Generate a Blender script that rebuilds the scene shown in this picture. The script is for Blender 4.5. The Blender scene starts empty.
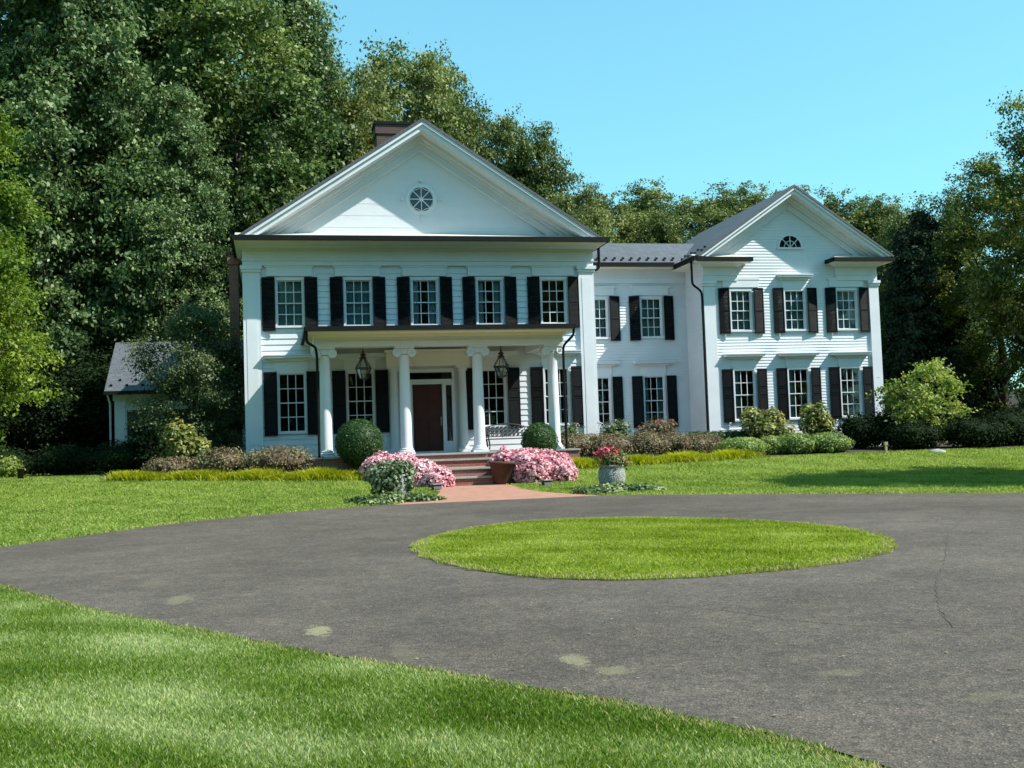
import bpy, bmesh, math, random
import numpy as np
from mathutils import Matrix, Vector
sc = bpy.context.scene
COL = sc.collection
R = math.radians
rnd = random.Random(7)
SUN = Vector((2.03, -1.0, 2.4)).normalized()          # direction towards the sun

# ------------------------------------------------------------------ terrain
KY = [-400, -26, -18, -13, -9.5, -7, -5.2, -3.5, -1, 5, 20, 60, 160, 420]
KZ = [-1.40, -1.40, -1.38, -1.27, -1.10, -.91, -.62, -.52, -.44, -.38, -.2, 2.5, 8, 14]
def gY(y):
    y = np.asarray(y, float)
    return sum(np.interp(y + d, KY, KZ) for d in np.linspace(-1, 1, 9)) / 9
def g(x, y):
    z = gY(y)
    w = np.clip((2.6 - np.abs(np.asarray(x, float) - 6.55)) / 1.0, 0, 1); w = w * w * (3 - 2 * w)
    wy = np.clip((np.asarray(y, float) + 12) / 2.0, 0, 1)
    return z + (np.minimum(z, -1.02 + 0 * z) - z) * w * wy
G = lambda x, y: float(g(x, y))

# ------------------------------------------------------------------ materials
def mat(name):
    m = bpy.data.materials.new(name); m.use_nodes = True
    nt = m.node_tree; b = nt.nodes['Principled BSDF']
    return m, nt, b
def N(nt, t, **kw):
    n = nt.nodes.new(t)
    for k, v in kw.items():
        if k in n.inputs.keys(): n.inputs[k].default_value = v
        else: setattr(n, k, v)
    return n
def ramp(nt, fac, stops):
    r = nt.nodes.new('ShaderNodeValToRGB')
    e = r.color_ramp.elements
    while len(e) < len(stops): e.new(.5)
    for i, (p, c) in enumerate(stops):
        e[i].position = p; e[i].color = (*c, 1) if len(c) == 3 else c
    nt.links.new(fac, r.inputs[0]); return r.outputs[0]
def math_(nt, op, a, b=None, c=None):
    n = nt.nodes.new('ShaderNodeMath'); n.operation = op
    for i, v in enumerate((a, b, c)):
        if v is None: continue
        if isinstance(v, (int, float)): n.inputs[i].default_value = v
        else: nt.links.new(v, n.inputs[i])
    return n.outputs[0]
def mix(nt, fac, a, b):
    n = nt.nodes.new('ShaderNodeMix'); n.data_type = 'RGBA'
    for s, v in ((n.inputs[0], fac), (n.inputs[6], a), (n.inputs[7], b)):
        if isinstance(v, (int, float)): s.default_value = v
        elif isinstance(v, tuple): s.default_value = (*v, 1)
        else: nt.links.new(v, s)
    return n.outputs[2]
def geo_pos(nt): return N(nt, 'ShaderNodeNewGeometry').outputs['Position']
def noise(nt, scale, detail=4, vec=None, rough=.55):
    n = N(nt, 'ShaderNodeTexNoise', Scale=scale, Detail=detail, Roughness=rough)
    nt.links.new(vec if vec is not None else geo_pos(nt), n.inputs['Vector']); return n.outputs['Fac']
def bump(nt, b, h, strength=.3, dist=.01):
    n = N(nt, 'ShaderNodeBump', Strength=strength, Distance=dist)
    nt.links.new(h, n.inputs['Height']); nt.links.new(n.outputs[0], b.inputs['Normal'])
def simple(name, c0, c1, rough=.6, scale=3., bs=0, spec=.5, metal=0):
    m, nt, b = mat(name)
    f = noise(nt, scale)
    nt.links.new(ramp(nt, f, [(.3, c0), (.7, c1)]), b.inputs['Base Color'])
    b.inputs['Roughness'].default_value = rough; b.inputs['Specular IOR Level'].default_value = spec
    b.inputs['Metallic'].default_value = metal
    if bs: bump(nt, b, noise(nt, scale * 12), bs, .01)
    return m
M = {}
M['white'] = simple('white_paint', (.61, .645, .69), (.67, .70, .74), .55, 1.3)
M['trim'] = simple('white_trim', (.64, .675, .72), (.70, .73, .77), .5, 1.7)
M['cream'] = simple('porch_paint', (.76, .73, .62), (.80, .77, .66), .6, 1.1)
M['black'] = simple('black_shutter', (.0055, .0065, .008), (.009, .0105, .012), .6, 5, 0, .12)
M['bronze'] = simple('dark_gutter', (.005, .007, .007), (.009, .011, .011), .6, 4, 0, .15)
M['iron'] = simple('cast_iron', (.02, .02, .022), (.045, .045, .045), .45, 20)
M['copper'] = simple('lantern_metal', (.03, .026, .022), (.06, .05, .04), .4, 20)
M['flash'] = simple('metal_flashing', (.50, .48, .42), (.60, .57, .50), .6, 1.5)
M['stone'] = simple('bluestone', (.25, .25, .24), (.36, .35, .33), .8, 4, .3)
M['mulch'] = simple('mulch', (.025, .018, .012), (.06, .042, .03), .95, 9, .8)
M['wood'] = simple('mahogany_door', (.040, .008, .006), (.070, .015, .011), .5, 3, 0, .3)
M['brass'] = simple('brass', (.5, .42, .25), (.6, .5, .3), .3, 9, 0, .5, 1)
M['bark'] = simple('bark', (.03, .024, .018), (.085, .07, .055), .95, 6, .9)
M['curtain'] = simple('curtain', (.22, .33, .36), (.34, .46, .50), .9, 2)
M['sheer'] = simple('sheer', (.13, .24, .25), (.22, .36, .36), .9, 2)
M['dirt'] = simple('soil', (.03, .02, .015), (.06, .045, .03), .95, 8)
M['plasticblack'] = simple('black_plastic', (.012, .012, .013), (.02, .02, .02), .5, 8)
M['pottery'] = simple('terracotta', (.062, .022, .017), (.10, .038, .027), .8, 5, .3)  # darkened: the shade on the planter is put into the colour
def m_brick(name, c1, c2, mo, axis='xz', sx=.21, sy=.075):
    m, nt, b = mat(name)
    tc = N(nt, 'ShaderNodeTexCoord').outputs['Object']
    sep = N(nt, 'ShaderNodeSeparateXYZ'); nt.links.new(tc, sep.inputs[0])
    cmb = N(nt, 'ShaderNodeCombineXYZ')
    if axis == 'xz':
        nt.links.new(math_(nt, 'ADD', sep.outputs[0], sep.outputs[1]), cmb.inputs[0]); nt.links.new(sep.outputs[2], cmb.inputs[1])
    else:
        nt.links.new(sep.outputs[0], cmb.inputs[0]); nt.links.new(sep.outputs[1], cmb.inputs[1])
    t = N(nt, 'ShaderNodeTexBrick', Scale=1.0); t.inputs['Brick Width'].default_value = sx; t.inputs['Row Height'].default_value = sy
    t.inputs['Mortar Size'].default_value = .006; t.inputs['Color1'].default_value = (*c1, 1); t.inputs['Color2'].default_value = (*c2, 1); t.inputs['Mortar'].default_value = (*mo, 1)
    nt.links.new(cmb.outputs[0], t.inputs['Vector'])
    f = noise(nt, 2.5)
    nt.links.new(mix(nt, math_(nt, 'MULTIPLY', f, .5), t.outputs['Color'], (c1[0] * .6, c1[1] * .6, c1[2] * .6)), b.inputs['Base Color'])
    b.inputs['Roughness'].default_value = .85
    bump(nt, b, t.outputs['Fac'], -.4, .01)
    return m
M['brick'] = m_brick('red_brick', (.30, .115, .08), (.22, .085, .06), (.30, .25, .21))
M['darkbrick'] = m_brick('dark_brick', (.11, .055, .045), (.075, .038, .032), (.16, .14, .12))  # darker brick tone than the red one
M['pave'] = m_brick('brick_paving', (.43, .20, .13), (.31, .135, .09), (.42, .31, .24), 'xy', .2, .1)
def m_roof(name, c0, c1):
    m, nt, b = mat(name)
    tc = N(nt, 'ShaderNodeTexCoord').outputs['Object']
    sep = N(nt, 'ShaderNodeSeparateXYZ'); nt.links.new(tc, sep.inputs[0])
    cmb = N(nt, 'ShaderNodeCombineXYZ')
    nt.links.new(math_(nt, 'ADD', sep.outputs[0], math_(nt, 'MULTIPLY', sep.outputs[1], .37)), cmb.inputs[0])
    nt.links.new(math_(nt, 'MULTIPLY', sep.outputs[2], 2.2), cmb.inputs[1])
    t = N(nt, 'ShaderNodeTexBrick', Scale=1.0); t.inputs['Brick Width'].default_value = .3; t.inputs['Row Height'].default_value = .22
    t.inputs['Mortar Size'].default_value = .012; t.inputs['Color1'].default_value = (*c0, 1); t.inputs['Color2'].default_value = (*c1, 1)
    t.inputs['Mortar'].default_value = (c0[0] * .5, c0[1] * .5, c0[2] * .5, 1)
    nt.links.new(cmb.outputs[0], t.inputs['Vector'])
    nt.links.new(mix(nt, math_(nt, 'MULTIPLY', noise(nt, 1.2), .6), t.outputs['Color'], (c1[0] * .8, c1[1] * .8, c1[2] * .85)), b.inputs['Base Color'])
    b.inputs['Roughness'].default_value = .7
    bump(nt, b, t.outputs['Fac'], -.4, .01); return m
M['slate'] = m_roof('slate_roof', (.070, .078, .088), (.112, .122, .132))

def m_glass():
    m, nt, b = mat('window_glass'); nt.nodes.remove(b)
    out = nt.nodes['Material Output']
    tr = N(nt, 'ShaderNodeBsdfTransparent'); tr.inputs[0].default_value = (.80, .88, .90, 1)
    gl = N(nt, 'ShaderNodeBsdfGlossy'); gl.inputs['Roughness'].default_value = .015
    bm = N(nt, 'ShaderNodeBump', Strength=.06, Distance=.05); nt.links.new(noise(nt, 1.6, 1), bm.inputs['Height'])
    nt.links.new(bm.outputs[0], gl.inputs['Normal'])
    fr = N(nt, 'ShaderNodeFresnel', IOR=1.5)
    f2 = math_(nt, 'MULTIPLY', fr.outputs[0], 1.7)
    mx = N(nt, 'ShaderNodeMixShader'); nt.links.new(f2, mx.inputs[0]); nt.links.new(tr.outputs[0], mx.inputs[1]); nt.links.new(gl.outputs[0], mx.inputs[2])
    nt.links.new(mx.outputs[0], out.inputs[0]); return m
M['glass'] = m_glass()
M['lampglass'] = M['glass']

def m_leaf(name, dark, mid, light, rough=.5, trans=.3, spec=.4, dry=None):
    m, nt, b = mat(name); out = nt.nodes['Material Output']
    a = N(nt, 'ShaderNodeAttribute', attribute_name='tint'); oi = N(nt, 'ShaderNodeObjectInfo')
    f = math_(nt, 'ADD', a.outputs['Fac'], math_(nt, 'MULTIPLY', math_(nt, 'SUBTRACT', oi.outputs['Random'], .5), .22))
    c = ramp(nt, f, [(0, dark), (.5, mid), (1, light)] if dry is None else [(0, dark), (.42, mid), (.84, light), (.96, dry)])
    nt.links.new(c, b.inputs['Base Color']); b.inputs['Roughness'].default_value = rough; b.inputs['Specular IOR Level'].default_value = spec
    t = N(nt, 'ShaderNodeBsdfTranslucent')
    hs = N(nt, 'ShaderNodeHueSaturation', Value=1.25, Saturation=1.1); nt.links.new(c, hs.inputs['Color']); nt.links.new(hs.outputs[0], t.inputs[0])
    mx = N(nt, 'ShaderNodeMixShader'); mx.inputs[0].default_value = trans
    nt.links.new(b.outputs[0], mx.inputs[1]); nt.links.new(t.outputs[0], mx.inputs[2]); nt.links.new(mx.outputs[0], out.inputs[0]); return m
L = {}
L['oak'] = m_leaf('oak_leaves', (.028, .056, .012), (.108, .165, .040), (.26, .32, .10), .5, .28, .3)
L['tulip'] = m_leaf('tulip_leaves', (.030, .062, .017), (.105, .172, .056), (.29, .36, .15), .48, .28, .35)
L['hill'] = m_leaf('hill_leaves', (.048, .078, .016), (.135, .178, .046), (.285, .31, .10), .5, .28, .3)
L['yellow'] = m_leaf('yellowing_leaves', (.07, .09, .018), (.14, .16, .032), (.22, .22, .055), .5, .3)
L['maple'] = m_leaf('maple_leaves', (.05, .10, .012), (.15, .23, .028), (.30, .36, .06), .5, .4, .3)
L['big'] = m_leaf('yellow_tinged_leaves', (.036, .068, .014), (.140, .175, .032), (.46, .44, .10), .5, .45, .3)  # leaf tones from dark green to bright yellow
L['conifer'] = m_leaf('conifer_needles', (.012, .026, .014), (.022, .042, .022), (.036, .062, .030), .75, .1, .12)
L['holly'] = m_leaf('holly_leaves', (.035, .060, .022), (.085, .125, .045), (.19, .22, .09), .5, .25, .35)
L['boxwood'] = m_leaf('boxwood_leaves', (.018, .048, .011), (.038, .090, .020), (.075, .15, .035), .5, .2, .3)
L['boxlight'] = m_leaf('light_boxwood_leaves', (.085, .145, .030), (.20, .285, .065), (.35, .43, .13), .5, .3, .3)
L['barberry'] = m_leaf('barberry_leaves', (.095, .058, .038), (.175, .135, .070), (.27, .28, .13), .6, .25, .3)
L['hydrangea'] = m_leaf('hydrangea_leaves', (.08, .12, .022), (.21, .24, .05), (.46, .41, .15), .55, .3)
L['bright'] = m_leaf('dogwood_leaves', (.11, .17, .03), (.25, .32, .06), (.44, .48, .16), .5, .4)
L['dark'] = m_leaf('shaded_shrub_leaves', (.008, .017, .006), (.014, .027, .009), (.026, .045, .013), .8, .12, .08)  # shadow over these shrubs is put into the dark leaf colour
L['golden'] = m_leaf('golden_grass', (.20, .24, .015), (.34, .37, .03), (.50, .50, .07), .6, .4)
L['pink'] = m_leaf('pink_petals', (.64, .26, .32), (.80, .43, .48), (.88, .61, .64), .7, .25, .2)
L['begonia'] = m_leaf('begonia_leaves', (.05, .05, .02), (.08, .09, .03), (.13, .12, .05), .5, .25)
L['magenta'] = m_leaf('magenta_petals', (.38, .035, .08), (.55, .06, .12), (.65, .22, .26), .7, .25, .2)
L['rosewhite'] = m_leaf('white_petals', (.55, .5, .5), (.7, .66, .66), (.8, .75, .78), .7, .25, .2)
L['varie'] = m_leaf('variegated_ivy', (.05, .085, .03), (.15, .20, .09), (.50, .54, .38), .5, .25)
L['pothos'] = m_leaf('pot_foliage', (.06, .09, .02), (.14, .17, .05), (.30, .22, .10), .5, .3)
L['grass'] = m_leaf('grass_blades', (.055, .115, .008), (.16, .26, .028), (.50, .56, .28), .6, .4, .25, (.50, .42, .22))
L['grassfar'] = m_leaf('lawn_blades', (.15, .22, .035), (.255, .345, .07), (.37, .44, .13), .65, .45, .15, (.50, .42, .22))
L['grassisland'] = m_leaf('island_blades', (.15, .21, .022), (.28, .36, .04), (.47, .52, .15), .65, .45, .15, (.50, .42, .22))
L['fallen'] = m_leaf('fallen_leaf', (.10, .07, .03), (.22, .17, .08), (.36, .30, .18), .8, .1)
L['pine'] = L['conifer']

# ------------------------------------------------------------------ mesh helpers
class MB:
    def __init__(s): s.v = []; s.f = []; s.sm = []
    def add(s, vs, fs, smooth=False):
        o = len(s.v); s.v += [tuple(p) for p in vs]; s.f += [tuple(i + o for i in f) for f in fs]; s.sm += [smooth] * len(fs)
    def box(s, x0, x1, y0, y1, z0, z1):
        s.add([(x0, y0, z0), (x1, y0, z0), (x1, y1, z0), (x0, y1, z0), (x0, y0, z1), (x1, y0, z1), (x1, y1, z1), (x0, y1, z1)],
              [(3, 2, 1, 0), (4, 5, 6, 7), (0, 1, 5, 4), (1, 2, 6, 5), (2, 3, 7, 6), (3, 0, 4, 7)])
    def hexa(s, p): s.add(p, [(3, 2, 1, 0), (4, 5, 6, 7), (0, 1, 5, 4), (1, 2, 6, 5), (2, 3, 7, 6), (3, 0, 4, 7)])
    def prism_y(s, poly, y0, y1):
        n = len(poly)
        s.add([(x, y0, z) for x, z in poly] + [(x, y1, z) for x, z in poly],
              [tuple(range(n)), tuple(range(2 * n - 1, n - 1, -1))] + [(i, i + n, (i + 1) % n + n, (i + 1) % n) for i in range(n)])
    def tube(s, pts, rad, n=8, cap=True):
        pts = [Vector(p) for p in pts]; rad = rad if isinstance(rad, (list, tuple)) else [rad] * len(pts)
        vs = []; fs = []; a = None
        for i, p in enumerate(pts):
            d = (pts[min(i + 1, len(pts) - 1)] - pts[max(i - 1, 0)]).normalized()
            if a is None: a = d.orthogonal().normalized()
            a = (a - d * a.dot(d)).normalized(); b = d.cross(a)
            vs += [p + (a * math.cos(2 * math.pi * k / n) + b * math.sin(2 * math.pi * k / n)) * rad[i] for k in range(n)]
        for i in range(len(pts) - 1):
            for k in range(n): fs.append((i * n + k, i * n + (k + 1) % n, (i + 1) * n + (k + 1) % n, (i + 1) * n + k))
        s.add(vs, fs, True)
        if cap:
            m = len(pts) - 1
            s.add(vs[:n], [tuple(range(n - 1, -1, -1))]); s.add(vs[m * n:], [tuple(range(n))])
    def lathe(s, prof, c=(0, 0, 0), n=20, axis='z', smooth=True, ph=0):
        vs = []; fs = []
        for r, h in prof:
            for k in range(n):
                a = 2 * math.pi * k / n + ph
                p = (r * math.cos(a), r * math.sin(a), h) if axis == 'z' else (r * math.cos(a), h, r * math.sin(a))
                vs.append((p[0] + c[0], p[1] + c[1], p[2] + c[2]))
        for i in range(len(prof) - 1):
            for k in range(n): fs.append((i * n + k, i * n + (k + 1) % n, (i + 1) * n + (k + 1) % n, (i + 1) * n + k))
        s.add(vs, fs, smooth)
    def mesh(s, name, m):
        me = bpy.data.meshes.new(name); me.from_pydata(s.v, [], s.f); me.materials.append(m)
        me.polygons.foreach_set('use_smooth', s.sm); me.update(); return me
    def build(s, name, m, parent=None, loc=(0, 0, 0), rz=0): return link(name, s.mesh(name, m), parent, loc, rz)
def link(name, me, parent=None, loc=(0, 0, 0), rz=0):
    o = bpy.data.objects.new(name, me); COL.objects.link(o); o.location = loc; o.rotation_euler = (0, 0, rz)
    if parent: o.parent = parent
    return o
def tag(o, label=None, cat=None, group=None, kind=None):
    for k, v in (('label', label), ('category', cat), ('group', group), ('kind', kind)):
        if v: o[k] = v
    return o
def thing(name, label, cat, loc=(0, 0, 0), rz=0, group=None):
    return tag(link(name, None, None, loc, rz), label, cat, group)

def quads(name, P, tint, m, extra=None):
    """P: (n,4,3) array of quads, tint: (n,) -> mesh; extra = (verts, faces, tint) core geometry."""
    n = len(P); V = P.reshape(-1, 3); F = np.arange(n * 4).reshape(-1, 4)
    if extra is not None and len(extra[0]):
        F = np.vstack([F, extra[1] + len(V)]); V = np.vstack([V, extra[0]]); tint = np.concatenate([tint, extra[2]])
    me = bpy.data.meshes.new(name); me.vertices.add(len(V)); me.vertices.foreach_set('co', V.astype(np.float32).ravel())
    me.loops.add(F.size); me.loops.foreach_set('vertex_index', F.astype(np.int32).ravel())
    me.polygons.add(len(F)); me.polygons.foreach_set('loop_start', np.arange(0, F.size, 4, dtype=np.int32)); me.polygons.foreach_set('loop_total', np.full(len(F), 4, np.int32))
    at = me.attributes.new('tint', 'FLOAT', 'FACE'); at.data.foreach_set('value', tint.astype(np.float32))
    me.materials.append(m); me.update(calc_edges=True); me.validate(); return me
def unit(a): return a / (np.linalg.norm(a, axis=-1, keepdims=True) + 1e-9)
def leaf_quads(P, Nn, size, rg, asp=.62, fold=.12):
    n = len(P); t = unit(np.cross(Nn, rg.normal(size=(n, 3)))); b = np.cross(Nn, t)
    s = (size * rg.uniform(.7, 1.3, n))[:, None]
    return np.stack([P - t * s * .5, P + b * s * asp * .5 + Nn * s * fold, P + t * s * .5, P - b * s * asp * .5 + Nn * s * fold], 1)
def sph(n=8, m=12):
    v = []; f = []
    for i in range(n + 1):
        th = math.pi * i / n
        for k in range(m):
            ph = 2 * math.pi * k / m; v.append((math.sin(th) * math.cos(ph), math.sin(th) * math.sin(ph), math.cos(th)))
    for i in range(n):
        for k in range(m): f.append((i * m + k, i * m + (k + 1) % m, (i + 1) * m + (k + 1) % m, (i + 1) * m + k))
    return np.array(v), np.array(f)
SV, SF = sph()

def bush_mesh(name, blobs, n, leaf, m, seed=0, up=.5, jit=.10, core=.86, zmin=None, asp=.62, tvar=.5, shag=0):
    """leaves over the outer skin of a union of ellipsoids (cx,cy,cz,rx,ry,rz)"""
    rg = np.random.default_rng(seed); B = np.array(blobs, float)
    area = (B[:, 3] * B[:, 4] + B[:, 3] * B[:, 5] + B[:, 4] * B[:, 5]); pr = area / area.sum()
    k = rg.choice(len(B), int(n * 1.7), p=pr); d = unit(rg.normal(size=(len(k), 3)))
    lump = 1 + jit * np.sin(d[:, 0] * 5 + k * 1.7) * np.sin(d[:, 1] * 6 + k) * np.cos(d[:, 2] * 5 + 2 * k)
    r = (lump * (1 - np.abs(rg.normal(size=len(k))) * .10 + rg.random(len(k)) * shag))[:, None]
    P = B[k, :3] + d * B[k, 3:] * r
    keep = np.ones(len(k), bool)
    for j in range(len(B)):
        q = ((P - B[j, :3]) / B[j, 3:]); keep &= (np.linalg.norm(q, axis=1) > .84) | (k == j)
    if zmin is not None: keep &= P[:, 2] > zmin
    P = P[keep][:n]; d = d[keep][:n]; k = k[keep][:n]
    Nn = unit(d + np.array([0, 0, up]) + rg.normal(size=d.shape) * .55)
    cl = np.sin(P[:, 0] * 4.1 + seed) * np.sin(P[:, 1] * 4.7) * np.sin(P[:, 2] * 5.3 + 1)
    tint = np.clip(.5 + tvar * (.45 * cl + rg.normal(size=len(P)) * .33), 0, 1)
    ex = None
    if core:
        ev = []; ef = []
        for j, b in enumerate(B): ev.append(SV * b[3:] * core + b[:3]); ef.append(SF + j * len(SV))
        ev = np.vstack(ev); ef = np.vstack(ef)
        if zmin is not None: ev[:, 2] = np.maximum(ev[:, 2], zmin)
        ex = (ev, ef, np.full(len(ef), .08))
    return quads(name, leaf_quads(P, Nn, leaf, rg, asp), tint, m, ex)

def crown_mesh(name, H, W, m, nleaf, leaf, seed, base=.12, nclump=16, shape='round', nspray=700, sr=(.05, .11), gap=0.):
    """big lobes give the outline, many small drooping sprays of leaves on and inside the lobes give the foliage"""
    rg = np.random.default_rng(seed)
    t = (np.arange(nclump) + rg.random(nclump)) / nclump
    if shape == 'round': prof = np.sin(np.pi * np.clip(t * .84 + .14, 0, 1)) ** .6
    elif shape == 'tall': prof = np.clip(1.08 - t ** 2.6, .16, 1) * (.66 + .34 * np.clip(t * 4, 0, 1))
    elif shape == 'cone': prof = (1 - t) * .95 + .05
    else: prof = np.clip(np.sin(np.pi * np.clip(t * .74 + .2, 0, 1)), 0, 1)
    ang = np.arange(nclump) * 2.399 + rg.random(nclump) * .9 + seed
    lr = W * (.26 + .24 * rg.random(nclump)) * (.5 + .5 * prof)
    rr = np.maximum(W * prof * (.82 + .30 * rg.random(nclump)) - lr, 0) * (.75 + .25 * rg.random(nclump))
    Cn = np.stack([rr * np.cos(ang), rr * np.sin(ang), H * (base + (1 - base) * t * .95)], 1)
    Cn[:, 2] = np.minimum(Cn[:, 2], H - lr * .9)
    vs = 1.15 if shape == 'tall' else (.5 if shape == 'cone' else .85)
    # sprays
    k = rg.choice(nclump, nspray, p=lr ** 2 / (lr ** 2).sum()); d = unit(rg.normal(size=(nspray, 3)) + .45 * unit(Cn * np.array([1, 1, 0]))[k] + np.array([0, 0, .2]))
    S = Cn[k] + d * (lr[k] * (.45 + .62 * rg.random(nspray) ** .55))[:, None] * np.array([1, 1, vs])
    S = S + d * (W * .07 * rg.normal(size=nspray))[:, None]
    if shape == 'open': S += d * (W * .16 * np.abs(rg.normal(size=nspray)) * (S[:, 2] / H > .6))[:, None]
    sz = W * rg.uniform(sr[0], sr[1], nspray); ax = unit(d * np.array([1, 1, .2]) + np.array([0, 0, -.25 if shape != 'open' else .25]) + rg.normal(size=d.shape) * .35)
    st = rg.normal(size=nspray) * .15 + .13 * rg.normal(size=nclump)[k]
    q = rg.choice(nspray, nleaf, p=sz ** 2 / (sz ** 2).sum())
    P = S[q] + rg.normal(size=(nleaf, 3)) * (sz[q] * .55)[:, None] * np.array([1, 1, .62]) + ax[q] * (sz[q] * rg.normal(size=nleaf) * .95)[:, None]
    Nn = unit(d[q] * .45 + np.array([0, 0, .6]) + rg.normal(size=(nleaf, 3)) * .75)
    tint = np.clip(.42 + st[q] + rg.normal(size=nleaf) * .19, 0, 1)
    return quads(name, leaf_quads(P, Nn, leaf, rg), tint, m), S[rg.permutation(nspray)[:60]]
def trunk_mesh(name, H, C, r, m, seed, nl=9, top=.66):
    rg = random.Random(seed); b = MB(); w = [(0, 0, -.4)]; rr = [r * 1.35]
    for i in range(1, 8):
        t = i / 7; w.append((rg.uniform(-.2, .2) * t * r * 3, rg.uniform(-.2, .2) * t * r * 3, H * top * t)); rr.append(r * (1 - .82 * t))
    b.tube(w, rr, 9)
    for c in rg.sample(range(len(C)), min(nl, len(C))):
        e = Vector(C[c]); s0 = max(.08, e.z / H * .62); k = min(6, int(s0 / top * 7)); p0 = Vector(w[k]); mid = (p0 + e) * .5 + Vector((0, 0, -.04 * H * .5))
        b.tube([p0, mid, e], [rr[k] * .5, rr[k] * .33, .03], 6)
    return b.mesh(name, m)

# ------------------------------------------------------------------ world, sun, camera
w = bpy.data.worlds.new('World'); sc.world = w; w.use_nodes = True; nt = w.node_tree
bg = nt.nodes['Background']; sky = nt.nodes.new('ShaderNodeTexSky'); sky.sky_type = 'NISHITA'; sky.sun_disc = False
sky.sun_elevation = math.asin(SUN.z); sky.sun_rotation = math.atan2(SUN.x, SUN.y)
sky.air_density = 1.0; sky.dust_density = .2; sky.ozone_density = 1.0; sky.altitude = 0
tn = nt.nodes.new('ShaderNodeMix'); tn.data_type = 'RGBA'; tn.blend_type = 'MULTIPLY'; tn.inputs[0].default_value = 1; tn.inputs[7].default_value = (.60, 1.22, 1.26, 1)
gm = nt.nodes.new('ShaderNodeGamma'); gm.inputs[1].default_value = .6; nt.links.new(sky.outputs[0], gm.inputs[0]); nt.links.new(gm.outputs[0], tn.inputs[6]); nt.links.new(tn.outputs[2], bg.inputs[0]); bg.inputs[1].default_value = .21
sl = bpy.data.lights.new('sun', 'SUN'); sl.energy = 5.0; sl.angle = R(.53); sl.color = (1, .955, .88)
so = link('sun', sl); so.rotation_euler = SUN.to_track_quat('Z', 'Y').to_euler(); so.location = (30, -20, 40)
cam = bpy.data.cameras.new('camera'); cam.sensor_width = 36; cam.lens = 1100 / 1024 * 36; cam.clip_end = 2000; cam.clip_start = .05
co = link('camera', cam); sc.camera = co
yaw, pitch, roll = .2137848, .0545899, -.0345226
fw = Vector((math.sin(yaw) * math.cos(pitch), math.cos(yaw) * math.cos(pitch), math.sin(pitch)))
r0 = Vector((math.cos(yaw), -math.sin(yaw), 0)); u0 = r0.cross(fw)
rv = r0 * math.cos(roll) + u0 * math.sin(roll); uv = -r0 * math.sin(roll) + u0 * math.cos(roll)
co.matrix_world = Matrix(((rv.x, uv.x, -fw.x, .9488), (rv.y, uv.y, -fw.y, -40.4483), (rv.z, uv.z, -fw.z, .219), (0, 0, 0, 1)))
sc.view_settings.view_transform = 'Standard'; sc.view_settings.look = 'None'; sc.view_settings.exposure = .70; sc.view_settings.gamma = 1
sc.render.engine = 'CYCLES'; sc.cycles.max_bounces = 8; sc.cycles.diffuse_bounces = 3; sc.cycles.glossy_bounces = 3; sc.cycles.transparent_max_bounces = 10; sc.cycles.transmission_bounces = 3
sc.cycles.caustics_reflective = False; sc.cycles.caustics_refractive = False; sc.cycles.use_denoising = True

# ------------------------------------------------------------------ outlines on the ground
NEAR = [(-2.62, -24.76), (-.9, -28.05), (.33, -29.91), (1.26, -31.47), (2.02, -32.39), (2.47, -33.09), (2.96, -33.79), (3.32, -34.45), (3.6, -34.94), (3.78, -35.52)]
FAR = [(-4.09, -18.29), (-3.24, -17.19), (-2.11, -15.64), (-.77, -14.12), (1.51, -12.84), (3.02, -12.29), (4.85, -11.95), (7.39, -11.95), (8.79, -12.1), (10.67, -12.65), (14.0, -14.6), (18.27, -17.4)]
ISL = [(2.97, -23.7), (3.25, -22.0), (4.05, -20.36), (5.3, -18.95), (6.61, -18.56), (8.31, -19.23), (9.5, -20.93), (10.15, -22.7), (10.1, -24.65), (9.48, -26.33), (8.56, -27.44), (7.54, -28.02), (6.47, -28.34), (5.45, -28.42), (4.57, -28.16), (3.81, -27.34), (3.21, -25.7)]
def smooth_poly(p, it=2, closed=True):
    for _ in range(it):
        q = []
        n = len(p)
        for i in range(n if closed else n - 1):
            a = p[i]; b = p[(i + 1) % n]
            q += [(.75 * a[0] + .25 * b[0], .75 * a[1] + .25 * b[1]), (.25 * a[0] + .75 * b[0], .25 * a[1] + .75 * b[1])]
        p = q if closed else [p[0]] + q + [p[-1]]
    return p
def wob(p, a, seed=1):
    rg = random.Random(seed); return [(x + rg.uniform(-a, a), y + rg.uniform(-a, a)) for x, y in p]
near = smooth_poly(NEAR, 2, False); far = smooth_poly(FAR, 2, False)
DRIVE = [(-40, -20.5), (-14, -21.5), (-6, -22.6)] + near + [(4.2, -38), (4.6, -44), (4.6, -70), (60, -70), (60, -36), (40, -26), (26, -20.5)] + far[::-1] + [(-6, -18.6), (-14, -17.8), (-40, -17)]
ISLAND = smooth_poly(ISL, 2)
WALK = [(5.35, -7.1), (5.35, -8.2), (5.5, -9.4), (5.2, -10.5), (4.5, -11.5), (3.9, -12.3), (9.3, -12.3), (8.75, -11.6), (8.15, -10.5), (7.85, -9.4), (7.8, -8.2), (7.8, -7.1)]
def inside(px, py, poly):
    r = np.zeros(len(px), bool); n = len(poly)
    for i in range(n):
        x0, y0 = poly[i]; x1, y1 = poly[(i + 1) % n]
        if y0 == y1: continue
        c = ((y0 > py) != (y1 > py)) & (px < (x1 - x0) * (py - y0) / (y1 - y0) + x0); r ^= c
    return r
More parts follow.
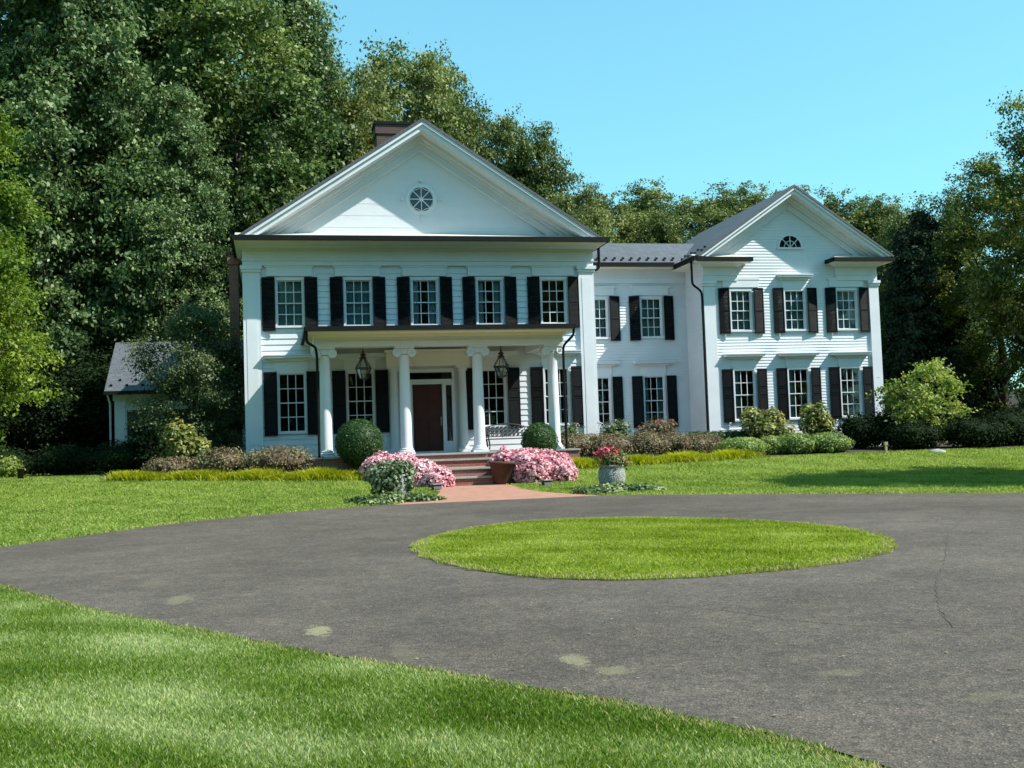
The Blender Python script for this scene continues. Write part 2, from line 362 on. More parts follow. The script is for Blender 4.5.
def sheet(name, poly, dz, m, step=.5, skirt=0):
    bm = bmesh.new(); vs = [bm.verts.new((x, y, 0)) for x, y in poly]; bm.faces.new(vs)
    bmesh.ops.triangulate(bm, faces=bm.faces[:])
    ys = [y for _, y in poly]; k = math.ceil(max(min(ys), -45) / step)
    while k * step < max(ys):
        bmesh.ops.bisect_plane(bm, geom=bm.verts[:] + bm.edges[:] + bm.faces[:], plane_co=(0, k * step, 0), plane_no=(0, 1, 0)); k += 1
    for v in bm.verts: v.co.z = G(v.co.x, v.co.y) + dz
    bmesh.ops.recalc_face_normals(bm, faces=bm.faces[:])
    if bm.faces[0].normal.z < 0: bmesh.ops.reverse_faces(bm, faces=bm.faces[:])
    if skirt:
        e = [e for e in bm.edges if e.is_boundary]; r = bmesh.ops.extrude_edge_only(bm, edges=e)
        for v in r['geom']:
            if isinstance(v, bmesh.types.BMVert): v.co.z -= skirt
    me = bpy.data.meshes.new(name); bm.to_mesh(me); bm.free(); me.materials.append(m)
    return link(name, me)

# ground sheet
def m_lawn():
    m, nt, b = mat('lawn_soil_and_turf')
    p = geo_pos(nt)
    turf = ramp(nt, noise(nt, 1.1, 5), [(.30, (.10, .155, .018)), (.52, (.16, .22, .032)), (.75, (.22, .265, .055))])
    fine = ramp(nt, noise(nt, 26, 4), [(.3, (.55, .55, .5)), (.7, (1.25, 1.2, 1.1))])
    mm = nt.nodes.new('ShaderNodeMix'); mm.data_type = 'RGBA'; mm.blend_type = 'MULTIPLY'; mm.inputs[0].default_value = 1
    nt.links.new(turf, mm.inputs[6]); nt.links.new(fine, mm.inputs[7])
    sep = N(nt, 'ShaderNodeSeparateXYZ'); nt.links.new(p, sep.inputs[0])
    litter = ramp(nt, noise(nt, 3, 6), [(.3, (.015, .013, .008)), (.7, (.045, .038, .02))])
    f = math_(nt, 'ADD', math_(nt, 'MULTIPLY', math_(nt, 'SUBTRACT', sep.outputs[1], 7.5), .5), math_(nt, 'MULTIPLY', math_(nt, 'SUBTRACT', noise(nt, .5), .5), 5))
    cl = N(nt, 'ShaderNodeClamp'); nt.links.new(f, cl.inputs[0])
    nt.links.new(mix(nt, cl.outputs[0], mm.outputs[2], litter), b.inputs['Base Color'])
    b.inputs['Roughness'].default_value = .9; b.inputs['Specular IOR Level'].default_value = .15
    bump(nt, b, noise(nt, 40, 4), .6, .03); return m
M['lawn'] = m_lawn()
xs = sorted(set([-420, -250, -120, -60, -40, -30, -22, -16, -12, -8, -4, -2, 0, 2, 3] + [3.6 + .2 * i for i in range(31)] + [10, 12, 15, 18, 22, 26, 30, 36, 44, 60, 120, 250, 420]))
ys = sorted(set([-420, -250, -120, -80, -60] + [-45 + .5 * i for i in range(131)] + [24, 30, 40, 50, 60, 70, 100, 160, 250, 420]))
X, Y = np.meshgrid(xs, ys); Z = g(X, Y)
gb = MB(); nx = len(xs)
gb.add(np.stack([X.ravel(), Y.ravel(), Z.ravel()], 1).tolist(), [(j * nx + i, j * nx + i + 1, (j + 1) * nx + i + 1, (j + 1) * nx + i) for j in range(len(ys) - 1) for i in range(nx - 1)], True)
tag(gb.build('lawn', M['lawn']), None, None, None, 'structure')

def m_asphalt():
    m, nt, b = mat('asphalt'); p = geo_pos(nt)
    big = noise(nt, .30, 5); col = ramp(nt, big, [(.3, (.070, .058, .046)), (.7, (.112, .096, .079))])
    v = N(nt, 'ShaderNodeTexVoronoi', Scale=75); nt.links.new(p, v.inputs['Vector'])
    sp = ramp(nt, v.outputs['Color'], [(.1, (.5, .5, .5)), (.55, (1, 1, 1)), (.9, (1.45, 1.43, 1.4)), (1, (3.2, 3.1, 2.8))])
    v2 = N(nt, 'ShaderNodeTexVoronoi', Scale=17); nt.links.new(p, v2.inputs['Vector'])
    sp2 = ramp(nt, v2.outputs['Color'], [(.1, (.82, .82, .82)), (.9, (1.18, 1.17, 1.15))])
    def mul(a, c):
        q = nt.nodes.new('ShaderNodeMix'); q.data_type = 'RGBA'; q.blend_type = 'MULTIPLY'; q.inputs[0].default_value = 1
        nt.links.new(a, q.inputs[6]); nt.links.new(c, q.inputs[7]); return q.outputs[2]
    col = mul(mul(mul(col, sp), sp2), ramp(nt, noise(nt, 1.9, 6, None, .65), [(.3, (.80, .80, .80)), (.5, (1, 1, 1)), (.72, (1.22, 1.2, 1.16))]))
    # pale moss and old paint stains on the tar, each at its own spot
    nz = math_(nt, 'MULTIPLY', math_(nt, 'SUBTRACT', noise(nt, 14, 8, None, .8), .5), 4.2)
    for (x, y, rx, ry, a) in ((-.12, -27.5, .15, .42, .35), (1.29, -30.34, .12, .34, .8), (3.08, -32.5, .11, .24, .6), (3.22, -32.95, .15, .16, .4), (-.6, -25.8, .2, .5, .12), (11.5, -19.0, 1.5, .3, .12), (4.64, -33.6, .2, .1, .2), (5.1, -34.5, .25, .1, .2), (1.9, -31.7, .12, .4, .15)):
        d = N(nt, 'ShaderNodeVectorMath', operation='SUBTRACT'); nt.links.new(p, d.inputs[0]); d.inputs[1].default_value = (x, y, 0)
        s = N(nt, 'ShaderNodeVectorMath', operation='MULTIPLY'); nt.links.new(d.outputs[0], s.inputs[0]); s.inputs[1].default_value = (1 / rx, 1 / ry, 0)
        l = N(nt, 'ShaderNodeVectorMath', operation='LENGTH'); nt.links.new(s.outputs[0], l.inputs[0])
        f = math_(nt, 'SUBTRACT', 1.0, math_(nt, 'ADD', l.outputs['Value'], nz)); c = N(nt, 'ShaderNodeClamp'); nt.links.new(math_(nt, 'MULTIPLY', f, 3.5), c.inputs[0])
        col = mix(nt, math_(nt, 'MULTIPLY', c.outputs[0], a * .75), col, (.30, .28, .15))
    nt.links.new(col, b.inputs['Base Color']); b.inputs['Roughness'].default_value = .85; b.inputs['Specular IOR Level'].default_value = .3
    bump(nt, b, v.outputs['Distance'], .5, .012); return m
M['asphalt'] = m_asphalt()
drv = tag(sheet('driveway', DRIVE, .012, M['asphalt']), None, None, None, 'structure')
isl = tag(sheet('lawn_island', ISLAND, .022, M['lawn'], .5, .02), None, None, None, 'structure')
wk = tag(sheet('brick_walk', WALK, .022, M['pave'], .5, .02), None, None, None, 'structure')
# cracks in the tar
def crack(name, pts, wd, seed):
    rg = random.Random(seed); P = []
    for a, b_ in zip(pts[:-1], pts[1:]):
        n = max(2, int(math.dist(a, b_) / .12))
        for i in range(n):
            t = i / n; P.append((a[0] + (b_[0] - a[0]) * t + rg.gauss(0, .006), a[1] + (b_[1] - a[1]) * t + rg.gauss(0, .012)))
    mb = MB(); vs = []
    for i, p in enumerate(P):
        q = P[min(i + 1, len(P) - 1)]; o = P[max(i - 1, 0)]; dx, dy = q[0] - o[0], q[1] - o[1]; l = math.hypot(dx, dy) + 1e-6
        ww = wd * rg.uniform(.35, 1.1); vs += [(p[0] - dy / l * ww, p[1] + dx / l * ww, G(*p) + .017), (p[0] + dy / l * ww, p[1] - dx / l * ww, G(*p) + .017)]
    mb.add(vs, [(2 * i, 2 * i + 1, 2 * i + 3, 2 * i + 2) for i in range(len(P) - 1)])
    return mb.build(name, simple('crack_tar', (.035, .03, .024), (.09, .078, .06), .9, 9), drv)
crack('crack', [(4.57, -30.26), (5.0, -30.8), (5.25, -31.47), (5.57, -31.9), (5.93, -32.22), (6.34, -32.74)], .005, 2)
crack('crack', [(12.78, -23.01), (10.9, -25.4), (9.04, -28.13), (7.65, -30.05), (6.69, -31.59), (6.22, -32.5)], .0045, 5)

# ------------------------------------------------------------------ the house
house = thing('house', 'large white two storey house with black shutters, columned porch and two gables', 'house')
def wallmap(kind, c):   # local (s, out, z) -> world
    return {'front': lambda s, o, z: (s, c - o, z), 'left': lambda s, o, z: (c - o, s, z), 'right': lambda s, o, z: (c + o, s, z), 'back': lambda s, o, z: (s, c + o, z)}[kind]
def siding(name, kind, c, s0, s1, z0, z1, openings=(), exp=.2, butt=.02, lim=None, m=None):
    f = wallmap(kind, c); mb = MB(); n = max(1, round((z1 - z0) / exp)); e = (z1 - z0) / n
    for i in range(n):
        a, b_ = z0 + i * e, z0 + (i + 1) * e; off = lambda z: butt * (1 - (z - a) / e) + .001
        if lim:
            l0, r0_ = lim(a); l1, r1 = lim(b_)
            if r0_ - l0 < .02: continue
            if r1 < l1: l1 = r1 = (l1 + r1) / 2
            q = [f(l0, off(a), a), f(r0_, off(a), a), f(r1, off(b_), b_), f(l1, off(b_), b_)]
            mb.add(q, [(0, 1, 2, 3)]); mb.add([f(l0, 0, a), f(r0_, 0, a), f(r0_, off(a), a), f(l0, off(a), a)], [(0, 1, 2, 3)]); continue
        zz = sorted({a, b_} | {z for o in openings for z in (o[2], o[3]) if a < z < b_})
        ss = sorted({s0, s1} | {s for o in openings for s in (o[0], o[1]) if s0 < s < s1})
        for za, zb in zip(zz[:-1], zz[1:]):
            for sa, sb in zip(ss[:-1], ss[1:]):
                sm, zm = (sa + sb) / 2, (za + zb) / 2
                if any(o[0] < sm < o[1] and o[2] < zm < o[3] for o in openings): continue
                mb.add([f(sa, off(za), za), f(sb, off(za), za), f(sb, off(zb), zb), f(sa, off(zb), zb)], [(0, 1, 2, 3)])
                if za == a: mb.add([f(sa, 0, a), f(sb, 0, a), f(sb, off(a), a), f(sa, off(a), a)], [(0, 1, 2, 3)])
    return mb.build(name, m or M['white'], house)

# -- windows: shared meshes, local origin at bottom centre of the casing on the wall plane
def strip_window(w, h, hood, hoodw=.25):
    k = MB(); c = .06
    k.box(-w / 2, -w / 2 + c, -.045, .13, .07, h - .1); k.box(w / 2 - c, w / 2, -.045, .13, .07, h - .1)
    k.box(-w / 2 - .002, w / 2 + .002, -.05, .13, h - .1, h); k.box(-w / 2 - .05, w / 2 + .05, -.10, .13, 0, .07)
    if hood:
        k.box(-w / 2 - .06, w / 2 + .06, -.055, .0, h + .002, h + .36)
        k.prism_y([(-w / 2 - .08, h + .36), (w / 2 + .08, h + .36), (w / 2 + hoodw - .05, h + .46), (-w / 2 - hoodw + .05, h + .46)], -.14, 0)
        k.box(-w / 2 - hoodw, w / 2 + hoodw, -.28, 0, h + .462, h + .54)
        k.box(-w / 2 - hoodw - .03, w / 2 + hoodw + .03, -.31, 0, h + .542, h + .58)
    else:
        k.box(-w / 2 - .3, w / 2 + .3, -.085, 0, h + .05, h + .36); k.box(-w / 2 - .36, w / 2 + .36, -.10, 0, h + .362, h + .45)
    me = k.mesh('window', M['trim'])
    iw, z0, z1 = w / 2 - c, .07, h - .1; zm = (z0 + z1) / 2
    def sash(za, zb, y0, y1):
        s = MB(); r = .036; mu = .014
        s.box(-iw, -iw + r, y0, y1, za, zb); s.box(iw - r, iw, y0, y1, za, zb); s.box(-iw + r, iw - r, y0, y1, za, za + r); s.box(-iw + r, iw - r, y0, y1, zb - r, zb)
        gw = (2 * iw - 2 * r) / 3
        for i in (1, 2): s.box(-iw + r + gw * i - mu, -iw + r + gw * i + mu, y0 + .006, y1 - .006, za + r, zb - r)
        zc = (za + zb) / 2; s.box(-iw + r, iw - r, y0 + .008, y1 - .008, zc - mu, zc + mu)
        return s.mesh('sash', M['trim'])
    up = sash(zm - .022, z1, .02, .055); lo = sash(z0, zm + .022, .058, .093)
    p = MB(); p.add([(-iw + .02, .075, z0 + .02), (iw - .02, .075, z0 + .02), (iw - .02, .075, zm), (-iw + .02, .075, zm)], [(0, 1, 2, 3)]); p.add([(-iw + .02, .0375, zm), (iw - .02, .0375, zm), (iw - .02, .0375, z1 - .02), (-iw + .02, .0375, z1 - .02)], [(0, 1, 2, 3)])
    return me, up, lo, p.mesh('pane', M['glass']), iw, z0, z1
def curtain_mesh(iw, z0, z1, mode, m, seed=0):
    mb = MB(); rg = random.Random(seed)
    spans = {'full': [(-iw, iw)], 'sides': [(-iw, -iw * .45), (iw * .42, iw)], 'left': [(-iw, -iw * .3)]}[mode]
    for a, b_ in spans:
        n = max(6, int((b_ - a) / .025)); vs = []
        for i in range(n + 1):
            x = a + (b_ - a) * i / n; y = .22 + .03 * math.sin(i * 1.15 + seed) + .012 * math.sin(i * 2.9)
            vs += [(x, y, z0 - .05), (x, y, z1 + .05)]
        mb.add(vs, [(2 * i, 2 * i + 2, 2 * i + 3, 2 * i + 1) for i in range(n)], True)
    return mb.mesh('curtain', m)
def shutter_mesh(w, h, louver):
    s = MB(); st = .055
    s.box(0, st, -.045, 0, 0, h); s.box(w - st, w, -.045, 0, 0, h)
    mid = h * (.5 if louver else .47)
    rails = [(0, .09), (mid - .035, mid + .035), (h - .08, h)] if louver else [(0, .09), (h * .46, h * .46 + .07), (h * .62, h * .62 + .06), (h - .08, h)]
    for a, b_ in rails: s.box(st, w - st, -.043, 0, a, b_)
    for (a0, a1), (b0, b1) in zip(rails[:-1], rails[1:]):
        if louver:
            n = int((b0 - a1) / .045); e = (b0 - a1) / n
            for i in range(n):
                z = a1 + i * e; s.add([(st, -.042, z), (w - st, -.042, z), (w - st, -.008, z + e * 1.05), (st, -.008, z + e * 1.05)], [(0, 1, 2, 3)])
        else:
            s.box(st, w - st, -.018, 0, a1, b0); s.hexa([(st + .02, -.019, a1 + .02), (w - st - .02, -.019, a1 + .02), (w - st - .02, -.018, b0 - .02), (st + .02, -.018, b0 - .02)][0:1] * 0 or
                   [(st + .015, -.036, a1 + .035), (w - st - .015, -.036, a1 + .035), (w - st - .015, -.017, a1 + .015), (st + .015, -.017, a1 + .015), (st + .015, -.036, b0 - .035), (w - st - .015, -.036, b0 - .035), (w - st - .015, -.017, b0 - .015), (st + .015, -.017, b0 - .015)])
    for z in (h * .12, h * .85): s.box(-.012, .03, -.05, -.02, z, z + .05)
    return s.mesh('shutter', M['black'])
W2 = strip_window(1.04, 1.83, False); W1 = strip_window(1.04, 2.27, True, .42)
V2h = strip_window(1.0, 1.82, True, .25); V2 = strip_window(1.0, 1.82, False); V1 = strip_window(1.0, 2.23, True, .38)
S2 = shutter_mesh(.47, 1.95, True); S1 = shutter_mesh(.47, 2.29, False); T2 = shutter_mesh(.46, 1.92, True); T1 = shutter_mesh(.46, 2.22, False)
CU = {}
def window(P, x, y, z, cur=None):
    o = link('window', P[0], house, (x, y, z))
    link('sash', P[1], o); link('sash', P[2], o); link('pane', P[3], o)
    if cur:
        key = (id(P), cur)
        if key not in CU: CU[key] = curtain_mesh(P[4], P[5], P[6], *cur, seed=len(CU) * 3)
        link('curtain', CU[key], o)
    return o
MB5 = [1.595, 4.05, 6.52, 8.98, 11.46]; shl = [.606, 3.04, 5.495, 7.95, 10.44]; shr = [2.584, 5.058, 7.546, 10.008, 12.479]
op = []
sheer = ('full', M['sheer']); sides = ('sides', M['curtain'])
for i, c in enumerate(MB5):
    window(W2, c, 0, 4.70, (sheer, sheer, sides, sides, None)[i]); op.append((c - .5, c + .5, 4.74, 6.5))
    link('shutter', S2, house, (shl[i], -.04, 4.59), -R(9)); link('shutter', S2, house, (shr[i] - .465, -.115, 4.59), R(9))
    if i != 2:
        window(W1, c, 0, .86, None); op.append((c - .5, c + .5, .9, 3.09))
        link('shutter', S1, house, (shl[i], -.04, .81), -R(9)); link('shutter', S1, house, (shr[i] - .465, -.115, .81), R(9))
op.append((5.55, 7.47, -.02, 3.0))
siding('wall', 'front', 0, 0, 13, -.62, 7.1, op, .215, .027)
siding('wall', 'left', 0, 0, 13, -.62, 7.7, (), .215, .022)
siding('wall', 'right', 13, 0, 13, -.62, 7.7, (), .215, .022)
siding('wall', 'back', 13, 0, 13, -.62, 7.7, (), .3, .02)
# pilasters with their caps
for x0, x1 in ((-.06, .55), (12.45, 13.06)):
    k = MB(); k.box(x0, x1, -.11, .0, -.6, 6.72); k.box(x0 + .12, x1 - .12, -.122, -.108, .5, 6.5); k.box(x0 - .04, x1 + .04, -.16, .0, 6.722, 6.82); k.box(x0 - .08, x1 + .08, -.2, .0, 6.822, 6.95)
    k.box(x0 - .03, x1 + .03, -.14, 0, -.6, .1)
    k.build('pilaster', M['trim'], house)
# entablature
k = MB(); k.box(-.05, 13.05, -.13, 0, 6.955, 7.12); k.box(-.08, 13.08, -.17, 0, 7.122, 7.18); k.box(-.05, 13.05, -.12, 0, 7.182, 7.5); k.box(-.1, 13.1, -.2, 0, 7.502, 7.57)
k.hexa([(-.12, -.3, 7.572), (13.12, -.3, 7.572), (13.12, 0, 7.572), (-.12, 0, 7.572), (-.16, -.5, 7.66), (13.16, -.5, 7.66), (13.16, 0, 7.66), (-.16, 0, 7.66)])
k.build('frieze', M['trim'], house)
k = MB(); k.box(-.3, 13.3, -1.12, 13.3, 7.662, 7.75); k.build('soffit', M['cream'], house)
def gutter(name, pts, z, r=.085, m='bronze'):
    k = MB(); k.tube([(x, y, z) for x, y in pts], r, 10); return k.build(name, M[m], house)
k = MB(); k.box(-.36, 13.42, -1.24, -1.13, 7.69, 7.86); k.build('gutter', M['bronze'], house)
k = MB(); k.box(-.42, -.31, -1.12, 13, 7.69, 7.86); k.build('gutter', M['bronze'], house)
k = MB(); k.box(13.31, 13.42, -1.12, 3.9, 7.69, 7.86); k.build('gutter', M['bronze'], house)
k = MB(); k.hexa([(-.28, -1.125, 7.752), (13.28, -1.125, 7.752), (13.28, -.01, 7.752), (-.28, -.01, 7.752), (-.28, -1.125, 7.84), (13.28, -1.125, 7.84), (13.28, -.01, 8.17), (-.28, -.01, 8.17)]); k.build('cornice_cap', M['flash'], house)
# pediment
def chevron(k, xc, za, sl, d0, d1, zb, y0, y1):
    o, i = za - d0, za - d1; ho, hi = (o - zb) / sl, (i - zb) / sl
    k.hexa([(xc - ho, y0, zb), (xc - hi, y0, zb), (xc - hi, y1, zb), (xc - ho, y1, zb), (xc, y0, o), (xc, y0, i), (xc, y1, i), (xc, y1, o)])
    k.hexa([(xc + hi, y0, zb), (xc + ho, y0, zb), (xc + ho, y1, zb), (xc + hi, y1, zb), (xc, y0, i), (xc, y0, o), (xc, y1, o), (xc, y1, i)])
def pediment(xc, za, sl, zb, yf, yw, sc_=1.0):
    k = MB(); chevron(k, xc, za, sl, .05, .17 * sc_, zb, yf - .03, yw); chevron(k, xc, za, sl, .172 * sc_, .36 * sc_, zb, yf + .05, yw)
    chevron(k, xc, za, sl, .362 * sc_, .50 * sc_, zb, yw - .34, yw); chevron(k, xc, za, sl, .502 * sc_, .62 * sc_, zb, yw - .2, yw)
    chevron(k, xc, za, sl, .622 * sc_, .88 * sc_, zb, yw - .09, yw); chevron(k, xc, za, sl, .882 * sc_, .94 * sc_, zb, yw - .13, yw)
    return k.build('rake_cornice', M['trim'], house)
pediment(6.5, 12.2, .657, 7.86, -1.0, 0)
siding('pediment_wall', 'front', 0, -.2, 13.2, 7.95, 11.5, (), .42, .006, lambda z: (6.5 - (11.45 - z) / .657, 6.5 + (11.45 - z) / .657))
def gable_roof(xc, za, sl, zb, y0, y1, th=.14):
    k = MB(); h = (za - zb) / sl
    for s in (-1, 1):
        a = [(xc + s * h, y0, zb), (xc, y0, za), (xc, y1, za), (xc + s * h, y1, zb)]; b_ = [(x, y, z + th) for x, y, z in a]; k.hexa(a + b_)
    return k.build('roof', M['slate'], house)
gable_roof(6.5, 12.155, .657, 7.74, -1.06, 13.5, .11)
k = MB(); k.add([(-.2, 12.99, 7.7), (13.2, 12.99, 7.7), (6.5, 12.99, 12.1)], [(0, 1, 2)]); k.build('wall', M['white'], house)
# round window
def spoke_window(cx, y, cz, r, half, name):
    k = MB(); n = 40; a0, a1 = (0, math.pi) if half else (0, 2 * math.pi)
    prof = [(r, .03), (r, -.03), (r + .03, -.03), (r + .10, -.03), (r + .12, -.015), (r + .12, .03)]
    if half: prof = [(r, .03), (r, -.05), (r + .07, -.05), (r + .07, .03)]
    vs = []; fs = []; q = len(prof)
    for i in range(n + 1):
        a = a0 + (a1 - a0) * i / n
        for pr, py in prof: vs.append((cx + pr * math.cos(a), y + py, cz + pr * math.sin(a)))
    for i in range(n):
        for j in range(q - 1): fs.append((i * q + j, i * q + j + 1, (i + 1) * q + j + 1, (i + 1) * q + j))
    k.add(vs, fs)
    if half: k.box(cx - r - .12, cx + r + .12, y - .07, y + .02, cz - .07, cz)
    else:
        for i in range(4):
            a = i * math.pi / 2; dx, dz = math.cos(a), math.sin(a); c = r + .26
            k.box(cx + dx * c - .05, cx + dx * c + .05, y - .1, y - .02, cz + dz * c - .05, cz + dz * c + .05)
    o = k.build(name, M['trim'], house)
    s = MB(); m_ = 5 if half else 8
    for i in range(m_):
        a = (math.pi * i / (m_ - 1) if half else 2 * math.pi * i / m_ ) ; d = Vector((math.cos(a), 0, math.sin(a)))
        if half and i in (0, 4): continue
        s.tube([Vector((cx, y - .03, cz)) + d * .02, Vector((cx, y - .03, cz)) + d * r], .02, 5)
    arc = [(cx + r * .55 * math.cos(a), y - .03, cz + r * .55 * math.sin(a)) for a in [math.pi * i / 16 for i in range(17 if half else 33)]] if half else []
    if half: s.tube(arc, .016, 5)
    else:
        s.lathe([(.001, -.05), (.08, -.05), (.08, -.01)], (cx, y, cz), 14, 'y')
        for i in range(8):
            a = 2 * math.pi * (i + .5) / 8; a2 = .36
            s.tube([(cx + r * .98 * math.cos(a + t * a2), y - .03, cz + r * (.98 - .14 * (1 - abs(t))) * math.sin(a + t * a2)) for t in (-1, 0, 1)], .014, 5)
    s.build('muntin', M['trim'], o)
    p = MB(); pts = [(cx + r * math.cos(a0 + (a1 - a0) * i / n), y - .012, cz + r * math.sin(a0 + (a1 - a0) * i / n)) for i in range(n + (1 if half else 0))]
    p.add(pts, [tuple(range(len(pts)))]); p.build('pane', M['glass'], o)
    b_ = MB(); b_.add([(x, y - .008, z) for x, y_, z in pts], [tuple(range(len(pts)))]); b_.build('attic_darkness', simple('attic_dark_paint', (.008, .014, .02), (.012, .02, .028), .9, 2), o)  # dark sheet just behind the pane stands in for the unlit attic
spoke_window(6.5, -.01, 9.47, .46, False, 'round_window')
# chimneys
def chimney(x0, x1, y0, y1, z0, z1, cap=True, m='darkbrick'):
    k = MB(); k.box(x0, x1, y0, y1, z0, z1 - .55); k.box(x0 - .05, x1 + .05, y0 - .05, y1 + .05, z1 - .548, z1 - .18)
    o = k.build('chimney', M[m], house)
    c = MB(); c.box(x0 - .1, x1 + .1, y0 - .1, y1 + .1, z1 - .178, z1 - .06); c.build('cap', M['bronze'], o)
    if cap:
        for dx in (-.35, .35):
            f = MB(); f.lathe([(.16, z1 - .06), (.14, z1 + .12)], ((x0 + x1) / 2 + dx * min(1, (x1 - x0) / 1.5), (y0 + y1) / 2, 0), 12); f.build('flue', M['pottery'], o)
chimney(5.2, 6.95, 3, 4, 10, 13.35, False); chimney(-.62, -.28, 2.6, 3.8, -.5, 8.0, False, 'brick')

# rooms behind the windows: walls and floors, room shade put into their dark colour
M['room'] = simple('darkened_room', (.035, .034, .032), (.05, .048, .045), .9, 2)
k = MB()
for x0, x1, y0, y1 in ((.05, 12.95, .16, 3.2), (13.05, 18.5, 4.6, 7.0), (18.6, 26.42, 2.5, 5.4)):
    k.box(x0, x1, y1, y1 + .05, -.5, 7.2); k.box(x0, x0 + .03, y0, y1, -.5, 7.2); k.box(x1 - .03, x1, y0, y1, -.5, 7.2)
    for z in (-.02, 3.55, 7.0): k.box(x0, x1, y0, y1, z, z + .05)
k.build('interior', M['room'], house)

# -- porch
CX = [2.62, 5.26, 7.76, 10.4]; CYp = -3.6
for x in CX:
    s = MB(); prof = [(.198, .14), (.196, .6), (.19, 1.5), (.178, 2.5), (.166, 3.28), (.185, 3.31), (.185, 3.34)]
    s.lathe(prof, (0, 0, 0), 28); col_ = s.build('column', M['trim'], house, (x, CYp, 0))
    b_ = MB(); b_.box(-.27, .27, -.27, .27, 0, .07); b_.lathe([(.0, .07), (.26, .07), (.275, .10), (.255, .135), (.215, .15), (.235, .17), (.225, .20), (.199, .21)], (0, 0, 0), 28); b_.build('base', M['trim'], col_)
    c = MB(); c.box(-.33, .33, -.25, .25, 3.55, 3.62); c.box(-.24, .24, -.19, .19, 3.36, 3.548)
    for sx in (-1, 1):
        c.lathe([(0, -.2), (.05, -.235), (.06, -.215), (.11, -.215), (.125, -.235), (.155, -.21), (.12, 0), (.155, .21), (.125, .23), (0, .21)], (sx * .245, 0, 3.41), 16, 'y')
    c.build('capital', M['trim'], col_)
k = MB(); k.box(2.28, 10.74, -3.86, -3.34, 3.622, 4.02); k.box(2.28, 2.78, -3.338, -.02, 3.622, 4.02); k.box(10.24, 10.74, -3.338, -.02, 3.622, 4.02)
k.box(2.24, 10.78, -3.90, -3.862, 3.76, 3.8); k.build('porch_beam', M['trim'], house)
k = MB(); k.box(2.06, 10.88, -4.72, -.025, 4.022, 4.1); k.box(2.2, 10.82, -3.99, -3.864, 3.93, 4.02); k.build('porch_ceiling', M['cream'], house)
k = MB(); k.box(1.97, 10.97, -4.83, -4.722, 4.06, 4.21); k.box(1.95, 2.055, -4.72, -.03, 4.06, 4.21); k.box(10.885, 10.99, -4.72, -.03, 4.06, 4.21); k.build('gutter', M['bronze'], house)
k = MB(); k.hexa([(2.06, -4.72, 4.102), (10.88, -4.72, 4.102), (10.88, -.03, 4.102), (2.06, -.03, 4.102), (2.06, -4.72, 4.2), (10.88, -4.72, 4.2), (10.88, -.03, 4.52), (2.06, -.03, 4.52)]); k.build('porch_roof', M['bronze'], house)
k = MB(); k.box(2.0, 5.2, -4.15, -.02, -.9, -.06); k.box(5.2, 7.85, -4.45, -.02, -1.1, -.06); k.box(7.85, 11.1, -4.15, -.02, -.9, -.06); k.build('porch_base', M['brick'], house)
k = MB(); k.box(1.96, 5.2, -4.2, -.02, -.058, 0); k.box(5.2, 7.85, -4.5, -.02, -.058, 0); k.box(7.85, 11.14, -4.2, -.02, -.058, 0); k.build('porch_floor', M['stone'], house)
# steps
st = MB()
for y0, y1, z in ((-4.9, -4.45, -.2), (-6.7, -4.9, -.46), (-7.15, -6.7, -.73)): st.box(5.2, 7.85, y0, y1, -1.2, z - .055)
steps = st.build('steps', M['brick'], house)
for y0, y1, z in ((-4.95, -4.452, -.2), (-6.75, -6.35, -.46), (-7.2, -6.7, -.73)):
    k = MB(); k.box(5.16, 7.89, y0, y1, z - .053, z); k.build('tread', M['stone'], steps)
k = MB(); k.box(5.2, 7.85, -6.348, -4.95, -.516, -.462); k.build('landing', M['pave'], steps)
for x0 in (4.86, 7.86):
    k = MB(); k.box(x0, x0 + .33, -5.9, -4.21, -1.2, -.37); k.build('cheek_wall', M['brick'], steps)
    k = MB(); k.box(x0 - .03, x0 + .36, -5.94, -4.21, -.369, -.30); k.build('coping', M['stone'], steps)
# door
k = MB(); k.box(5.5, 5.62, -.07, .12, .06, 2.64); k.box(7.42, 7.54, -.07, .12, .06, 2.64); k.box(5.83, 5.95, -.05, .12, .06, 2.64); k.box(7.06, 7.2, -.05, .12, .06, 2.64)
k.box(5.48, 7.56, -.08, .12, 2.642, 2.72); k.box(5.5, 7.54, -.06, .12, 2.98, 3.12); k.box(5.5, 5.6, -.06, .12, 2.722, 2.978); k.box(7.44, 7.54, -.06, .12, 2.722, 2.978)
k.box(5.622, 5.828, -.04, .12, .06, .42); k.box(7.202, 7.418, -.04, .12, .06, .42); k.box(5.45, 7.59, -.12, .12, .002, .058); k.box(5.622, 5.828, -.04, .12, 2.5, 2.64); k.box(7.202, 7.418, -.04, .12, 2.5, 2.64); k.box(5.952, 7.058, -.04, .12, 2.54, 2.64)
ds = k.build('door_surround', M['trim'], house)
k = MB(); k.box(5.952, 7.058, .03, .08, .06, 2.54)
for i in range(2):
    for z0, z1 in ((.25, .85), (1.0, 1.75), (1.88, 2.4)):
        xa = 6.06 + i * .48; k.hexa([(xa, .012, z0), (xa + .4, .012, z0), (xa + .4, .03, z0), (xa, .03, z0), (xa, .012, z1), (xa + .4, .012, z1), (xa + .4, .03, z1), (xa, .03, z1)])
fd = k.build('front_door', M['wood'], house)
k = MB(); k.box(6.98, 7.02, -.005, .03, 1.0, 1.32); k.tube([(7.0, -.005, 1.04), (7.0, -.06, 1.08), (7.0, -.06, 1.2), (7.0, -.005, 1.27)], .012, 6); k.build('handle', M['brass'], fd)
